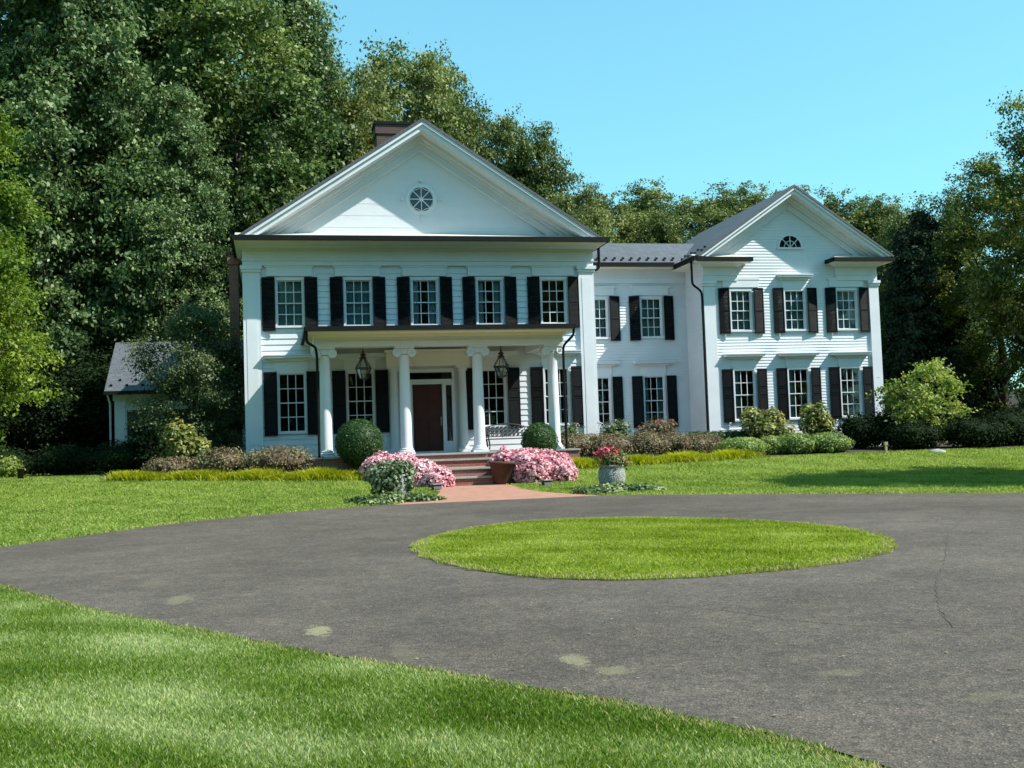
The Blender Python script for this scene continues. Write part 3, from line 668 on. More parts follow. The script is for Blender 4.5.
for x0, x1, z0, z1, nm in ((5.622, 5.828, .42, 2.5, 'sidelight'), (7.202, 7.418, .42, 2.5, 'sidelight'), (5.6, 7.44, 2.722, 2.978, 'transom')):
    k = MB(); k.add([(x0, .06, z0), (x1, .06, z0), (x1, .06, z1), (x0, .06, z1)], [(0, 1, 2, 3)]); k.build(nm, M['glass'], house)
k = MB(); k.box(4.9, 5.5, -.045, -.0, .0, 3.12) if 0 else None
for x in (5.25, 7.8):
    s = MB(); s.lathe([(.165, .2), (.155, 1.6), (.14, 3.0), (.16, 3.02)], (0, 0, 0), 20); ec = s.build('engaged_column', M['trim'], house, (x, -.2, 0))
    b_ = MB(); b_.box(-.23, .23, -.2, .17, 0, .1); b_.lathe([(.2, .1), (.22, .14), (.18, .2), (.165, .205)], (0, 0, 0), 20); b_.build('base', M['trim'], ec)
    c = MB(); c.box(-.25, .25, -.22, .17, 3.12, 3.2); c.lathe([(.16, 3.0), (.2, 3.06), (.2, 3.12)], (0, 0, 0), 20); c.build('capital', M['trim'], ec)
k = MB(); k.box(4.98, 8.06, -.42, -.03, 3.202, 3.7); k.box(4.92, 8.12, -.5, -.03, 3.702, 3.8); k.build('door_entablature', M['cream'], house)

# -- link between the two blocks
LY = 4.44
lop = []
for c in (14.5, 16.94):
    window(V2, c, LY, 4.56, sheer); window(V1, c, LY, .78, ('sides', M['sheer']) if c > 15 else ('left', M['sheer'])); lop += [(c - .48, c + .48, 4.6, 6.35), (c - .48, c + .48, .82, 2.98)]
    for P, z in ((T2, 4.47), (T1, .72)): link('shutter', P, house, (c - 1.0, LY - .04, z), -R(9)); link('shutter', P, house, (c + .545, LY - .112, z), R(9))
siding('wall', 'front', LY, 13, 18.55, -.6, 7.5, lop, .125, .022)
siding('wall', 'back', 12, 13, 18.55, -.6, 7.5, (), .3, .016)
k = MB(); k.box(13.02, 18.53, LY - .06, LY, 6.95, 7.2); k.box(13.02, 18.53, LY - .09, LY, 7.202, 7.27); k.box(13.02, 18.53, LY - .07, LY, 7.272, 7.55); k.build('frieze', M['trim'], house)
k = MB(); k.box(13.02, 18.0, 3.86, LY, 7.552, 7.62); k.build('soffit', M['cream'], house)
k = MB(); k.box(13.43, 17.83, 3.74, 3.85, 7.58, 7.75); k.build('gutter', M['bronze'], house)
k = MB(); e = .385
a = [(12.9, 3.84, 7.66), (20.6, 3.84, 7.66), (20.6, 8, 7.66 + 4.16 * e), (12.9, 8, 7.66 + 4.16 * e)]; k.hexa(a + [(x, y, z + .1) for x, y, z in a])
a = [(12.9, 8, 7.66 + 4.16 * e), (20.6, 8, 7.66 + 4.16 * e), (20.6, 12.2, 7.66), (12.9, 12.2, 7.66)]; k.hexa(a + [(x, y, z + .1) for x, y, z in a])
lr = k.build('roof', M['slate'], house)
def guards(pts, parent):
    k = MB()
    for x, y, z in pts: k.box(x - .05, x + .05, y - .03, y + .03, z, z + .09)
    k.build('snow_guard', M['bronze'], parent)
gp_ = []
for r_ in range(2):
    for i in range(12):
        y = 4.15 + r_ * .35; gp_.append((13.7 + i * .38 + r_ * .19, y, 7.66 + (y - 3.84) * e + .09))
guards(gp_, lr)

# -- right wing
WY, WX0, WX1, WC = 2.36, 18.55, 26.47, 22.45
wop = []
for i, c in enumerate((20.17, 22.62, 25.03)):
    window(V2h if i == 1 else V2, c, WY, 4.58, sheer); window(V1, c, WY, .84, ('left', M['sheer']) if i != 2 else None); wop += [(c - .48, c + .48, 4.62, 6.37), (c - .48, c + .48, .88, 3.04)]
    for P, z in ((T2, 4.5), (T1, .80)): link('shutter', P, house, (c - 1.0, WY - .04, z), -R(9)); link('shutter', P, house, (c + .545, WY - .112, z), R(9))
siding('wall', 'front', WY, WX0, WX1, -.62, 7.505, wop, .125, .019)
ZA, SLW = 10.61, .673
siding('pediment_wall', 'front', WY, WX0, WX1, 7.505, 10.0, (), .125, .019, lambda z: (max(WX0, WC - (9.88 - z) / SLW), min(WX1, WC + (9.88 - z) / SLW)))
siding('wall', 'left', WX0, WY, 12, -.62, 7.6, (), .125, .018)
siding('wall', 'right', WX1, WY, 12, -.62, 7.6, (), .125, .018)
k = MB(); k.add([(WX0, 12, -.6), (WX1, 12, -.6), (WX1, 12, 7.6), (WC, 12, 10.4), (WX0, 12, 7.6)], [(0, 1, 2, 3, 4)]); k.build('wall', M['white'], house)
pediment(WC, ZA, SLW, 7.64, 1.56, WY, .86)
gable_roof(WC, ZA - .04, SLW, 7.6, 1.5, 12.3, .10)
spoke_window(22.52, WY - .03, 8.15, .5, True, 'fan_window')
for x0, x1 in ((WX0 - .05, WX0 + .45), (WX1 - .4, WX1 + .05)):
    k = MB(); k.box(x0, x1, WY - .1, WY + .3, -.6, 6.5); k.box(x0 - .04, x1 + .04, WY - .15, WY + .3, 6.502, 6.6); k.box(x0 - .07, x1 + .07, WY - .19, WY + .3, 6.602, 6.72); k.build('pilaster', M['trim'], house)
for x0, x1, ga, gb_ in ((WX0, 20.02, 17.95, 20.45), (24.58, WX1, 24.12, 26.95)):
    k = MB(); k.box(x0 - .04, x1, WY - .12, WY, 6.722, 6.95); k.box(x0 - .06, x1 + .02, WY - .15, WY, 6.952, 7.0); k.box(x0 - .04, x1, WY - .12, WY, 7.002, 7.3)
    k.hexa([(x0 - .08, WY - .2, 7.302), (x1 + .06, WY - .2, 7.302), (x1 + .06, WY, 7.302), (x0 - .08, WY, 7.302), (x0 - .3, WY - .45, 7.42), (x1 + .25, WY - .45, 7.42), (x1 + .25, WY, 7.42), (x0 - .3, WY, 7.42)]); k.build('frieze', M['trim'], house)
    k = MB(); k.box(ga + .08, gb_ - .06, 1.63, WY - .005, 7.422, 7.5); k.build('soffit', M['cream'], house)
    k = MB(); k.box(ga, gb_, 1.52, 1.628, 7.45, 7.61); k.box(*((gb_ - .055, gb_ + .04) if ga < 20 else (ga - .03, ga + .07)), 1.63, WY - .03, 7.45, 7.61); k.build('gutter', M['bronze'], house)
    k = MB(); k.hexa([(ga + .08, 1.63, 7.502), (gb_ - .06, 1.63, 7.502), (gb_ - .06, WY, 7.502), (ga + .08, WY, 7.502), (ga + .08, 1.63, 7.6), (gb_ - .06, 1.63, 7.6), (gb_ - .4 if ga < 20 else gb_ - .06, WY, 7.85), (ga + .08 if ga < 20 else ga + .4, WY, 7.85)]); k.build('cornice_cap', M['flash'], house)
k = MB(); k.box(17.84, 17.945, 1.53, 3.95, 7.5, 7.66); k.build('gutter', M['bronze'], house)
k = MB(); k.box(17.96, WX0, 2.37, 12, 7.43, 7.49); k.box(WX1, 26.92, 2.37, 12, 7.43, 7.49); k.build('soffit', M['cream'], house)
wr = [o for o in house.children if o.name.startswith('roof')][-1]
gp_ = []
for r_ in range(2):
    for i in range(8):
        x = 18.35 + r_ * .3; gp_.append((x, 1.9 + i * .75 + r_ * .37, ZA - .04 - (WC - x) * SLW + .09))
guards(gp_, wr)
# downspouts
def spout(pts, r=.045):
    k = MB(); k.tube(smooth_tube(pts), r, 8); return k.build('downspout', M['bronze'], house)
def smooth_tube(p):
    q = [Vector(p[0])]
    for a, b_, c in zip(p[:-2], p[1:-1], p[2:]):
        a, b_, c = Vector(a), Vector(b_), Vector(c); d0 = min(.12, (b_ - a).length * .45); d1 = min(.12, (c - b_).length * .45)
        s0 = b_ + (a - b_).normalized() * d0; s1 = b_ + (c - b_).normalized() * d1; q += [s0, (s0 + s1) * .25 + b_ * .5, s1]
    return q + [Vector(p[-1])]
spout([(2.02, -4.62, 4.06), (2.02, -4.6, 3.72), (2.33, -4.0, 3.6), (2.36, -4.0, 3.3), (2.36, -4.0, -.55)])
spout([(10.93, -4.62, 4.06), (10.93, -4.6, 3.85), (10.72, -4.0, 3.55), (10.7, -4.0, 3.3), (10.7, -4.0, -.55)])
spout([(13.36, .1, 7.7), (13.36, .1, 7.0), (13.3, .1, 6.85), (13.03, .1, 6.8)], .06)
spout([(17.95, 2.1, 7.5), (17.95, 2.1, 6.55), (18.35, 2.3, 6.35), (18.44, 2.31, 6.2), (18.44, 2.31, -.5)], .05)

# ------------------------------------------------------------------ low rear building on the left
ga = thing('garage', 'low white outbuilding with grey slate roof behind the left corner of the house', 'building', (-3, 6, G(-3, 6)))
zb = -G(-3, 6)
k = MB(); k.box(-2.2, 2.9, 0, 6, 0, zb + 2.75); k.build('wall', M['white'], ga)
k = MB(); k.box(-2.3, -1.88, -.06, .3, 0, zb + 2.5); k.box(-2.35, 2.9, -.1, .2, zb + 2.5, zb + 2.76); k.build('corner_board', M['trim'], ga)
k = MB()
for y0, z0, y1, z1 in ((-.45, 2.78, 3, 5.05), (3, 5.05, 6.45, 2.78)):
    a = [(-2.62, y0, zb + z0), (2.9, y0, zb + z0), (2.9, y1, zb + z1), (-2.62, y1, zb + z1)]; k.hexa(a + [(x, y, z + .1) for x, y, z in a])
gr = k.build('roof', M['slate'], ga)
k = MB()
for i in range(7):
    for r_ in range(2): x, y = -2.4 + i * .6 + r_ * .3, -.15 + r_ * .35; z = zb + 2.78 + (y + .45) * .658 + .09; k.box(x - .05, x + .05, y - .03, y + .03, z, z + .09)
k.build('snow_guard', M['bronze'], gr)
k = MB(); k.box(-2.64, 2.9, -.56, -.46, zb + 2.72, zb + 2.86); k.build('gutter', M['bronze'], ga)
k = MB(); k.tube([(-2.5, -.45, zb + 2.7), (-2.45, -.12, zb + 2.4), (-2.45, -.12, 0)], .04, 8); k.build('downspout', M['trim'], ga)
k = MB(); k.add([(-2.2, 0, zb + 2.75), (-2.2, 6, zb + 2.75), (-2.2, 3, zb + 4.9)], [(0, 1, 2)]); k.build('gable', M['white'], ga)
k = MB(); k.box(-1.82, 2.6, -.03, -.002, 0, 2.48); k.build('door', simple('dark_opening', (.012, .018, .014), (.02, .026, .02), .5, 4), ga)  # dark panel painted in place of the shaded opening, no real door

# ------------------------------------------------------------------ bench, lanterns, pots, lawn lights
bz = thing('garden_bench', 'ornate black cast iron bench on the porch beside the right window', 'bench', (9.3, -.85, 0))
k = MB()
for i in range(7): k.box(-.72, .72, -.2 + i * .065, -.155 + i * .065, .42, .445)
k.build('seat', M['iron'], bz)
k = MB(); rg = random.Random(3)
k.tube([(-.74, .27, .47), (-.74, .31, .86), (-.5, .32, .93), (0, .32, 1.0), (.5, .32, .93), (.74, .31, .86), (.74, .27, .47)], .02, 6); k.tube([(-.74, .28, .52), (.74, .28, .52)], .016, 6)
for i in range(9):
    for j in range(3):
        cx, cz = -.64 + i * .16, .58 + j * .13; r_ = .062
        if cz > .93 - abs(cx) * .06: continue
        k.tube([(cx + r_ * math.cos(t) * (1 - t * .05), .3, cz + r_ * math.sin(t) * (1 - t * .05)) for t in [q * .55 + rg.random() * .1 + i + j for q in range(12)]], .017, 5)
        k.tube([(cx - .08, .3, cz - .065), (cx, .3, cz), (cx + .08, .3, cz + .06)], .016, 5)
k.build('backrest', M['iron'], bz)
for sx in (-1, 1):
    k = MB(); k.tube([(sx * .74, .28, .62), (sx * .74, .05, .68), (sx * .74, -.2, .66), (sx * .74, -.24, .56), (sx * .74, -.2, .44)], .022, 6)
    for q in range(3): k.tube([(sx * .74, .2 - q * .15 + .06 * math.cos(t), .55 + .06 * math.sin(t)) for t in [u * .6 for u in range(11)]], .013, 5)
    k.build('armrest', M['iron'], bz)
    for y0 in (-.2, .26):
        k = MB(); k.tube([(sx * .74, y0, .44), (sx * .72, y0 - .05, .3), (sx * .7, y0 + .02, .14), (sx * .74, y0 - .05, .0)], [.035, .03, .022, .03], 6); k.build('leg', M['iron'], bz)

def lantern(loc, label):
    t = thing('porch_lantern', label, 'lantern', loc, 0, 'lanterns hanging under the porch ceiling')
    k = MB(); k.tube([(0, 0, .98), (0, 0, 1.32)], .018, 6); k.lathe([(0, 1.36), (.09, 1.34), (.09, 1.31), (.02, 1.3)], n=12); k.build('rod', M['copper'], t)
    k = MB(); k.lathe([(0, 1.02), (.05, 1.0), (.035, .95), (.08, .92), (.11, .86), (.06, .82), (.12, .78), (.14, .74), (.05, .73)], n=6, smooth=False)
    k.lathe([(.05, .73), (.29, .43), (.31, .42), (.31, .38), (.27, .37)], n=6, smooth=False) if 0 else None
    for i in range(6):
        a = i * math.pi / 3; c, s = math.cos(a), math.sin(a); k.tube([(.07 * c, .07 * s, .75), (.19 * c, .19 * s, .58), (.27 * c, .27 * s, .42)], .014, 5)
        k.tube([(.27 * c, .27 * s, .40), (.15 * c, .15 * s, .04)], .014, 5)
    k.lathe([(.25, .43), (.29, .42), (.29, .37), (.25, .36), (.25, .43)], n=6, smooth=False); k.lathe([(0, .0), (.05, 0), (.15, .03), (.16, .06), (.0, .06)], n=6, smooth=False); k.build('frame', M['copper'], t)
    k = MB(); k.lathe([(.245, .37), (.14, .06)], n=6, smooth=False); k.lathe([(.06, .74), (.245, .43)], n=6, smooth=False); k.build('glass', M['lampglass'], t)
    k = MB()
    for i in range(3):
        a = i * 2.1; k.tube([(.05 * math.cos(a), .05 * math.sin(a), .06), (.05 * math.cos(a), .05 * math.sin(a), .28)], .013, 6)
    k.build('candle', simple('candle_wax', (.5, .42, .36), (.6, .5, .42), .6, 4), t)
    return t
lantern((4.02, -2, 2.63), 'black hexagonal porch lantern hanging left of the front door'); lantern((8.93, -2, 2.60), 'black hexagonal porch lantern hanging right of the front door')

def stone_pot(x, y, label, h=.69):
    z = G(x, y); t = thing('stone_planter', label, 'planter', (x, y, z))
    k = MB(); k.lathe([(0, 0), (.31, 0), (.36, .15), (.39, .36), (.37, .54), (.34, .62), (.36, .64), (.36, h), (.30, h), (.28, h - .1), (0, h - .1)], n=26); k.build('pot', M['granite'], t); return t, z
m, nt, b = mat('mossy_stone'); f = ramp(nt, noise(nt, 30, 5), [(.35, (.10, .12, .10)), (.5, (.25, .27, .25)), (.65, (.42, .44, .42))]); nt.links.new(f, b.inputs['Base Color']); b.inputs['Roughness'].default_value = .9; bump(nt, b, noise(nt, 24, 5), .9, .03); M['granite'] = m
p1, z1 = stone_pot(4.08, -10.95, 'grey stone pot mostly hidden under variegated ivy left of the brick walk')
p2, z2 = stone_pot(10.22, -10.6, 'grey stone pot with red flowers right of the brick walk')
k = bush_mesh('foliage', [(-.34, -.10, .50, .34, .36, .40), (.10, 0, .86, .36, .34, .20), (-.26, -.05, .80, .40, .34, .24), (-.12, -.3, .52, .24, .2, .34), (.34, .05, .72, .20, .24, .22), (.30, -.22, .50, .14, .12, .26)], 1400, .10, L['varie'], 5, .3, .25, .75, None, .8, .9, .2); link('foliage', k, p1)
k = bush_mesh('foliage', [(0, 0, .84, .34, .33, .25), (.14, 0, .80, .30, .30, .2)], 900, .09, L['pothos'], 6, .5, .2, .8, None, .5, .9, .5); link('foliage', k, p2)
k = bush_mesh('blossom', [(-.12, -.02, 1.04, .25, .24, .14), (.12, .05, .98, .16, .16, .10)], 260, .085, L['magenta'], 7, .3, .2, 0, None, .9, .9, .3); link('blossom', k, p2)
def apron(x, y, rx, ry, label, seed):
    bl = []; rg = random.Random(seed)
    for i in range(16):
        a = rg.uniform(0, 6.28); q = rg.random() ** .5; bx, by = q * rx * math.cos(a), q * ry * math.sin(a)
        bl.append((bx, by, G(x + bx, y + by) - G(x, y) + .03, .42, .3, .24 * (1.15 - q * .6)))
    return tag(link('ivy_patch', bush_mesh('ivy_patch', bl, 2600, .085, L['varie2'], seed, .8, .15, .8, None, .85, .9), None, (x, y, G(x, y))), label, 'ivy')
L['varie2'] = m_leaf('ivy_ground', (.04, .08, .02), (.12, .18, .05), (.36, .40, .20), .5, .25)
apron(3.95, -11.45, 1.0, .55, 'low ivy spreading on the ground around the left stone pot', 11)
apron(10.05, -11.45, 1.05, .45, 'low ivy spreading on the ground around the right stone pot', 12)
# terracotta planter by the steps
tp = thing('terracotta_planter', 'large dark terracotta planter at the foot of the steps', 'planter', (7.78, -7.25, G(7.78, -7.25)))
k = MB(); k.lathe([(0, 0), (.27, 0), (.31, .1), (.40, .62), (.43, .63), (.43, .72), (.38, .72), (.36, .64), (0, .64)], n=28); k.build('pot', M['pottery'], tp)
def flower_bed(label, blobs, n, seed):
    x, y = blobs[0][0], blobs[0][1]; z = G(x, y); t = thing('flower_bed', label, 'flower bed', (x, y, z))
    bl = [(bx - x, by - y, G(bx, by) - z + hz * .35, rx, ry, hz) for bx, by, rx, ry, hz in blobs]
    link('foliage', bush_mesh('foliage', [(a, b_, c, d * .97, e_ * .97, f_ * .95) for a, b_, c, d, e_, f_ in bl], n // 3, .09, L['begonia'], seed, .5, .12, .85, None, .8, .8), t)
    link('blossom', bush_mesh('blossom', bl, int(n * 1.5), .095, L['pink'], seed + 1, .25, .16, 0, None, .95, 1.0, .06), t)
flower_bed('pink begonia mound left of the front steps', [(4.75, -6.0, .95, .8, .72), (4.25, -5.6, .7, .6, .62), (5.3, -6.7, .8, .65, .6), (5.75, -7.3, .5, .5, .46), (5.0, -5.3, .55, .6, .78)], 5200, 20)
flower_bed('pink begonia mound right of the front steps behind the terracotta planter', [(8.7, -6.5, .95, .85, .72), (9.3, -6.9, .85, .7, .62), (8.1, -5.9, .6, .6, .74), (8.75, -7.5, .6, .6, .58), (9.5, -7.6, .5, .5, .44), (8.0, -6.5, .45, .45, .80), (8.42, -7.35, .4, .4, .7)], 6200, 24)
def lawn_light(x, y, label):
    t = thing('garden_light', label, 'garden light', (x, y, G(x, y)), .3, 'small lights in the lawn by the walk')
    k = MB(); k.tube([(0, 0, -.05), (0, 0, .06)], .02, 6); k.build('stake', M['plasticblack'], t)
    k = MB(); k.hexa([(-.13, -.09, .04), (.13, -.09, .04), (.13, .09, .04), (-.13, .09, .04), (-.13, -.05, .17), (.13, -.05, .17), (.13, .09, .17), (-.13, .09, .17)]); k.build('housing', M['plasticblack'], t)
    k = MB(); k.box(-.15, .15, -.1, .11, .172, .19); k.build('lid', M['stone'], t)
lawn_light(5.5, -8.75, 'small black garden light on the grass left of the brick walk'); lawn_light(8.75, -8.9, 'small black garden light on the grass right of the brick walk')
bk = thing('bucket', 'small black bucket standing alone on the far left lawn', 'bucket', (-7.66, .4, G(-7.66, .4)))
k = MB(); k.lathe([(0, .01), (.09, .0), (.115, .36), (.13, .36), (.13, .4), (.11, .4), (.085, .03), (0, .03)], n=20); k.build('body', M['plasticblack'], bk)
k = MB(); k.tube([(.12 * math.cos(a), .02, .38 + .06 * math.sin(a)) for a in [i * math.pi / 10 for i in range(11)]], .0045, 5); k.build('handle', M['iron'], bk)
sp = MB(); sp.box(-.035, .035, -.035, .035, -.1, .34); sp.box(-.06, .06, -.045, .045, .3, .42); tag(sp.build('marker_post', simple('weathered_wood', (.28, .24, .14), (.40, .35, .22), .9, 9), None, (22.44, -4.5, G(22.44, -4.5))), 'short pale wooden marker post at the edge of the right lawn', 'post')
sp = MB(); sp.lathe([(0, .12), (.1, .11), (.24, .07), (.32, .02), (.32, -.03)], n=11); tag(sp.build('boulder', simple('pale_rock', (.24, .25, .24), (.38, .38, .37), .9, 6, .6), None, (24.35, -4.7, G(24.35, -4.7))), 'flat pale rock at the edge of the right lawn before dark shrubs', 'rock')

# ------------------------------------------------------------------ shrubs
def shrub(name, label, cat, x, y, blobs, n, leaf, lm, seed, group=None, stem=True, **kw):
    z = G(x, y); t = thing(name, label, cat, (x, y, z), 0, group)
    link('foliage', bush_mesh('foliage', blobs, n, leaf, L[lm], seed, **kw), t)
    if stem:
        k = MB(); rg = random.Random(seed)
        for i in range(4):
            a = rg.uniform(0, 6.28); b_ = blobs[i % len(blobs)]; k.tube([(.05 * math.cos(a), .05 * math.sin(a), -.1), (b_[0] * .5 + .05 * math.cos(a), b_[1] * .5, b_[2] * .6), (b_[0], b_[1], b_[2])], [.03, .022, .012], 5)
        k.build('stem', M['bark'], t)
    return t
shrub('topiary_ball', 'large clipped boxwood ball beside the leftmost porch column', 'topiary', 3.62, -4.55, [(0, 0, 1.02, .79, .79, .79)], 9000, .055, 'boxwood', 31, 'boxwood balls in front of the porch', jit=.03, core=.93, up=.3)
shrub('topiary_ball', 'smaller clipped boxwood ball beside the rightmost porch column', 'topiary', 9.66, -4.4, [(0, 0, .86, .62, .62, .64)], 6500, .055, 'boxwood', 32, 'boxwood balls in front of the porch', jit=.04, core=.93, up=.3)
gB = 'low maroon barberry shrubs along the house'
def barb(x, y, w, h, label, seed, name='barberry_shrub', lm='barberry', n=2600):
    rg = random.Random(seed); bl = [(0, 0, h * .5, w * .8, w * .6, h * .5)] + [(rg.uniform(-.55, .55) * w, rg.uniform(-.3, .3) * w, h * rg.uniform(.45, .62), w * rg.uniform(.4, .55), w * .45, h * rg.uniform(.36, .5)) for _ in range(5)]
    return shrub(name, label, 'shrub', x, y, bl, n, .075, lm, seed, gB if name == 'barberry_shrub' else None, jit=.2, core=.78, shag=.25, tvar=.8)
barb(-2.3, -2.9, .95, .66, 'maroon barberry in front of the yellow leafed hydrangea left of the house', 41)
barb(-.75, -3.3, 1.05, .92, 'maroon barberry below the left corner pilaster', 42)
barb(1.15, -3.9, 1.3, .92, 'maroon barberry under the lower left window', 43)
barb(11.6, -2.2, 1.05, .95, 'maroon barberry just right of the rightmost porch column', 44)
barb(12.9, -2.3, 1.05, .95, 'maroon barberry below the right corner pilaster of the front gable', 45)
barb(14.2, -2.4, 1.05, .90, 'maroon barberry below the red tinged rose bush', 46)
barb(15.5, -2.4, 1.0, .85, 'maroon barberry right of the rose bush under the recessed wall', 47)
barb(16.5, -2.3, .8, .78, 'maroon barberry at the end of its row beside the boxwood mounds', 48)
for i, (x, y, w, h, lab) in enumerate(((17.45, -3.2, .88, .68, 'rounded light green boxwood mound nearest the maroon barberries'), (18.75, -3.0, .62, .68, 'small boxwood mound between two larger ones'), (19.55, -3.2, .74, .78, 'rounded boxwood mound in front of the gap between two hydrangeas'), (20.85, -3.1, .9, .74, 'wide loose boxwood mound at the right end of its row'))):
    shrub('boxwood_mound', lab, 'shrub', x, y, [(0, 0, h * .48, w, w * .85, h * .52), (w * .3, -.1, h * .42, w * .6, w * .6, h * .45)], 5200, .07, 'boxlight', 51 + i, 'boxwood mounds below the right wing', jit=.16, core=.86, tvar=.8, shag=.12)
hd = MB()
tag(link('hedge', None, None, (18.1, -.55, G(18.1, -.55))), 'low clipped green hedge behind the boxwood mounds', 'hedge')
hg = bpy.data.objects['hedge']; link('foliage', bush_mesh('foliage', [(-1.5 + i * .3, 0, .45, .32, .36, .47) for i in range(11)], 6500, .06, L['boxwood'], 61, jit=.03, core=.92), hg)
def hydr(x, y, w, h, label, seed, lm='hydrangea', leaf=.15, n=1500, name='hydrangea'):
    rg = random.Random(seed); bl = [(rg.uniform(-.6, .6) * w, rg.uniform(-.4, .4) * w, h * rg.uniform(.35, .82), w * rg.uniform(.28, .42), w * .34, h * rg.uniform(.17, .25)) for _ in range(12)]
    return shrub(name, label, 'shrub', x, y, bl, n, leaf, lm, seed, None, jit=.2, core=.55, shag=.3, tvar=.9, up=.8)
hydr(-2.0, -1.3, .9, 1.85, 'tall hydrangea with yellowing leaves left of the house', 71)
hydr(19.4, -1.1, 1.05, 1.68, 'hydrangea with yellowing flower heads under the leftmost lower window of the right wing', 72)
hydr(21.45, -1.1, .85, 1.85, 'hydrangea with yellowing flower heads under the middle lower window of the right wing', 73)
hydr(15.0, -1.5, .9, 1.35, 'red tinged rose bush under the recessed wall between the gables', 74, 'rosebush', .10, 1500, 'rose_bush') if 0 else None
L['rosebush'] = m_leaf('rose_leaves', (.07, .09, .03), (.15, .13, .06), (.32, .13, .11), .5, .3)
hydr(14.85, -1.5, .9, 1.38, 'red tinged rose bush under the recessed wall between the gables', 74, 'rosebush', .10, 1700, 'rose_bush')
def roses(x, y, w, h, label, seed):
    t = hydr(x, y, w, h, label, seed, 'pothos2', .09, 900, 'rose_bush'); rg = random.Random(seed)
    link('blossom', bush_mesh('blossom', [(rg.uniform(-w, w) * .8, rg.uniform(-.3, .3), h * rg.uniform(.8, 1.0), .07, .07, .06) for _ in range(14)], 130, .06, L['rosewhite'], seed, core=0, asp=.9), t)
L['pothos2'] = m_leaf('rose_green', (.05, .09, .03), (.10, .15, .05), (.18, .22, .09), .5, .3)
roses(11.6, -1.1, .8, 1.35, 'rose bush with a few white flowers behind the barberry right of the porch', 75)
roses(13.4, -.9, .75, 1.4, 'rose bush with white flowers below the right corner of the front gable', 76)
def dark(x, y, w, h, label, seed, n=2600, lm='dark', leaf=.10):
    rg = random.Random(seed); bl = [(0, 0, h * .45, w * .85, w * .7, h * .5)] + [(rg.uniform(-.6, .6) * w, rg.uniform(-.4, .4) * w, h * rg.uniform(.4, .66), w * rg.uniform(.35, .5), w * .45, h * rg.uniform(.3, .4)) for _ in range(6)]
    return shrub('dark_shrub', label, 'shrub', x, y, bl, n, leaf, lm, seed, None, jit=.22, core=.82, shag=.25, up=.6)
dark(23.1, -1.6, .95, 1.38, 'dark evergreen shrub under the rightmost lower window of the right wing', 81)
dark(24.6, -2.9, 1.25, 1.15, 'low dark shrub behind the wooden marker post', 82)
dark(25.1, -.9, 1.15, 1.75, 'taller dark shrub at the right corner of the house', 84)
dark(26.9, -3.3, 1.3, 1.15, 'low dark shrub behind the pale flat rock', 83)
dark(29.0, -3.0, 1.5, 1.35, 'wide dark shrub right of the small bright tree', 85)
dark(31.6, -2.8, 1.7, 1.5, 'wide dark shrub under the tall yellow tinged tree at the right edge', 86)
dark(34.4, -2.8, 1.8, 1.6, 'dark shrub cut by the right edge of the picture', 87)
dark(-3.2, 2.6, 1.3, 1.9, 'dark shrub between the hydrangea and the outbuilding post', 91)
dark(-4.6, 2.0, 1.2, 1.25, 'low dark shrub in front of the outbuilding corner', 92)
dark(-6.9, 3.6, 1.4, 1.15, 'low dark shrub left of the outbuilding beyond the bucket', 93)
dark(-9.4, 4.6, 1.5, 1.2, 'dark shrub at the far left under the trees', 94)
dark(-8.6, 2.9, .5, .75, 'small light green shrub at the left edge behind the bucket', 95, 900, 'bright')
# golden grass borders
def border(label, pts, w, h, n, seed):
    rg = np.random.default_rng(seed); P = np.array(pts, float); d = np.r_[0, np.cumsum(np.hypot(*np.diff(P, axis=0).T))]; s = rg.random(n) * d[-1]
    x = np.interp(s, d, P[:, 0]) + rg.normal(size=n) * w * .32; y = np.interp(s, d, P[:, 1]) + rg.normal(size=n) * w * .38; z = g(x, y)
    hh = h * rg.uniform(.6, 1.15, n) * (.82 + .22 * np.sin(s * 3.1) + .1 * np.sin(s * 7)); a = rg.random(n) * 6.28; ln = hh * rg.uniform(.5, 1.5, n)
    B = np.stack([x, y, z - .02], 1); T = np.stack([x + ln * np.cos(a), y + ln * np.sin(a), z + hh], 1); Mi = (B + T) / 2; Mi[:, 2] += hh * .16
    sd = np.stack([-np.sin(a), np.cos(a), 0 * a], 1) * .012
    Q = np.stack([B + 0 * sd, Mi - sd, T, Mi + sd], 1); tint = np.clip(.5 + .22 * rg.normal(size=n) + .2 * np.sin(s * 4.3), 0, 1)
    o = thing('grass_border', label, 'ornamental grass', (pts[0][0], pts[0][1], G(*pts[0]))); Q -= np.array([pts[0][0], pts[0][1], G(*pts[0])])
    link('foliage', quads('foliage', Q, tint, L['golden']), o)
border('golden ornamental grass strip along the left planting bed', [(-3.9, -3.3), (-2, -3.9), (0, -4.6), (1.6, -5.1), (3.9, -5.5)], .62, .30, 17000, 101)
border('golden ornamental grass strip along the right planting bed', [(10.3, -5.0), (11.6, -4.9), (13.4, -4.6), (15.2, -4.3), (17.4, -4.0)], .62, .30, 17000, 102)
bed = lambda nm, p: tag(sheet(nm, p, .025, M['mulch']), None, None, None, 'structure')
bed('planting_bed', [(-4.3, -3.1), (-2, -3.9), (0, -4.6), (1.7, -5.1), (4.2, -5.7), (4.9, -5.7), (4.9, -.5), (0, .5), (-3, 4), (-6, 4.5)])
bed('planting_bed', [(7.9, -5.6), (10.5, -5.2), (13.4, -4.9), (17.4, -4.2), (21.5, -3.9), (23.5, -3.7), (27, -4.2), (34, -4.3), (40, -4), (40, 5), (28, 5), (26.5, 2), (19, 2), (18.5, 4.4), (13, 4.3), (13, -.2), (11, -.6), (7.9, -.6)])

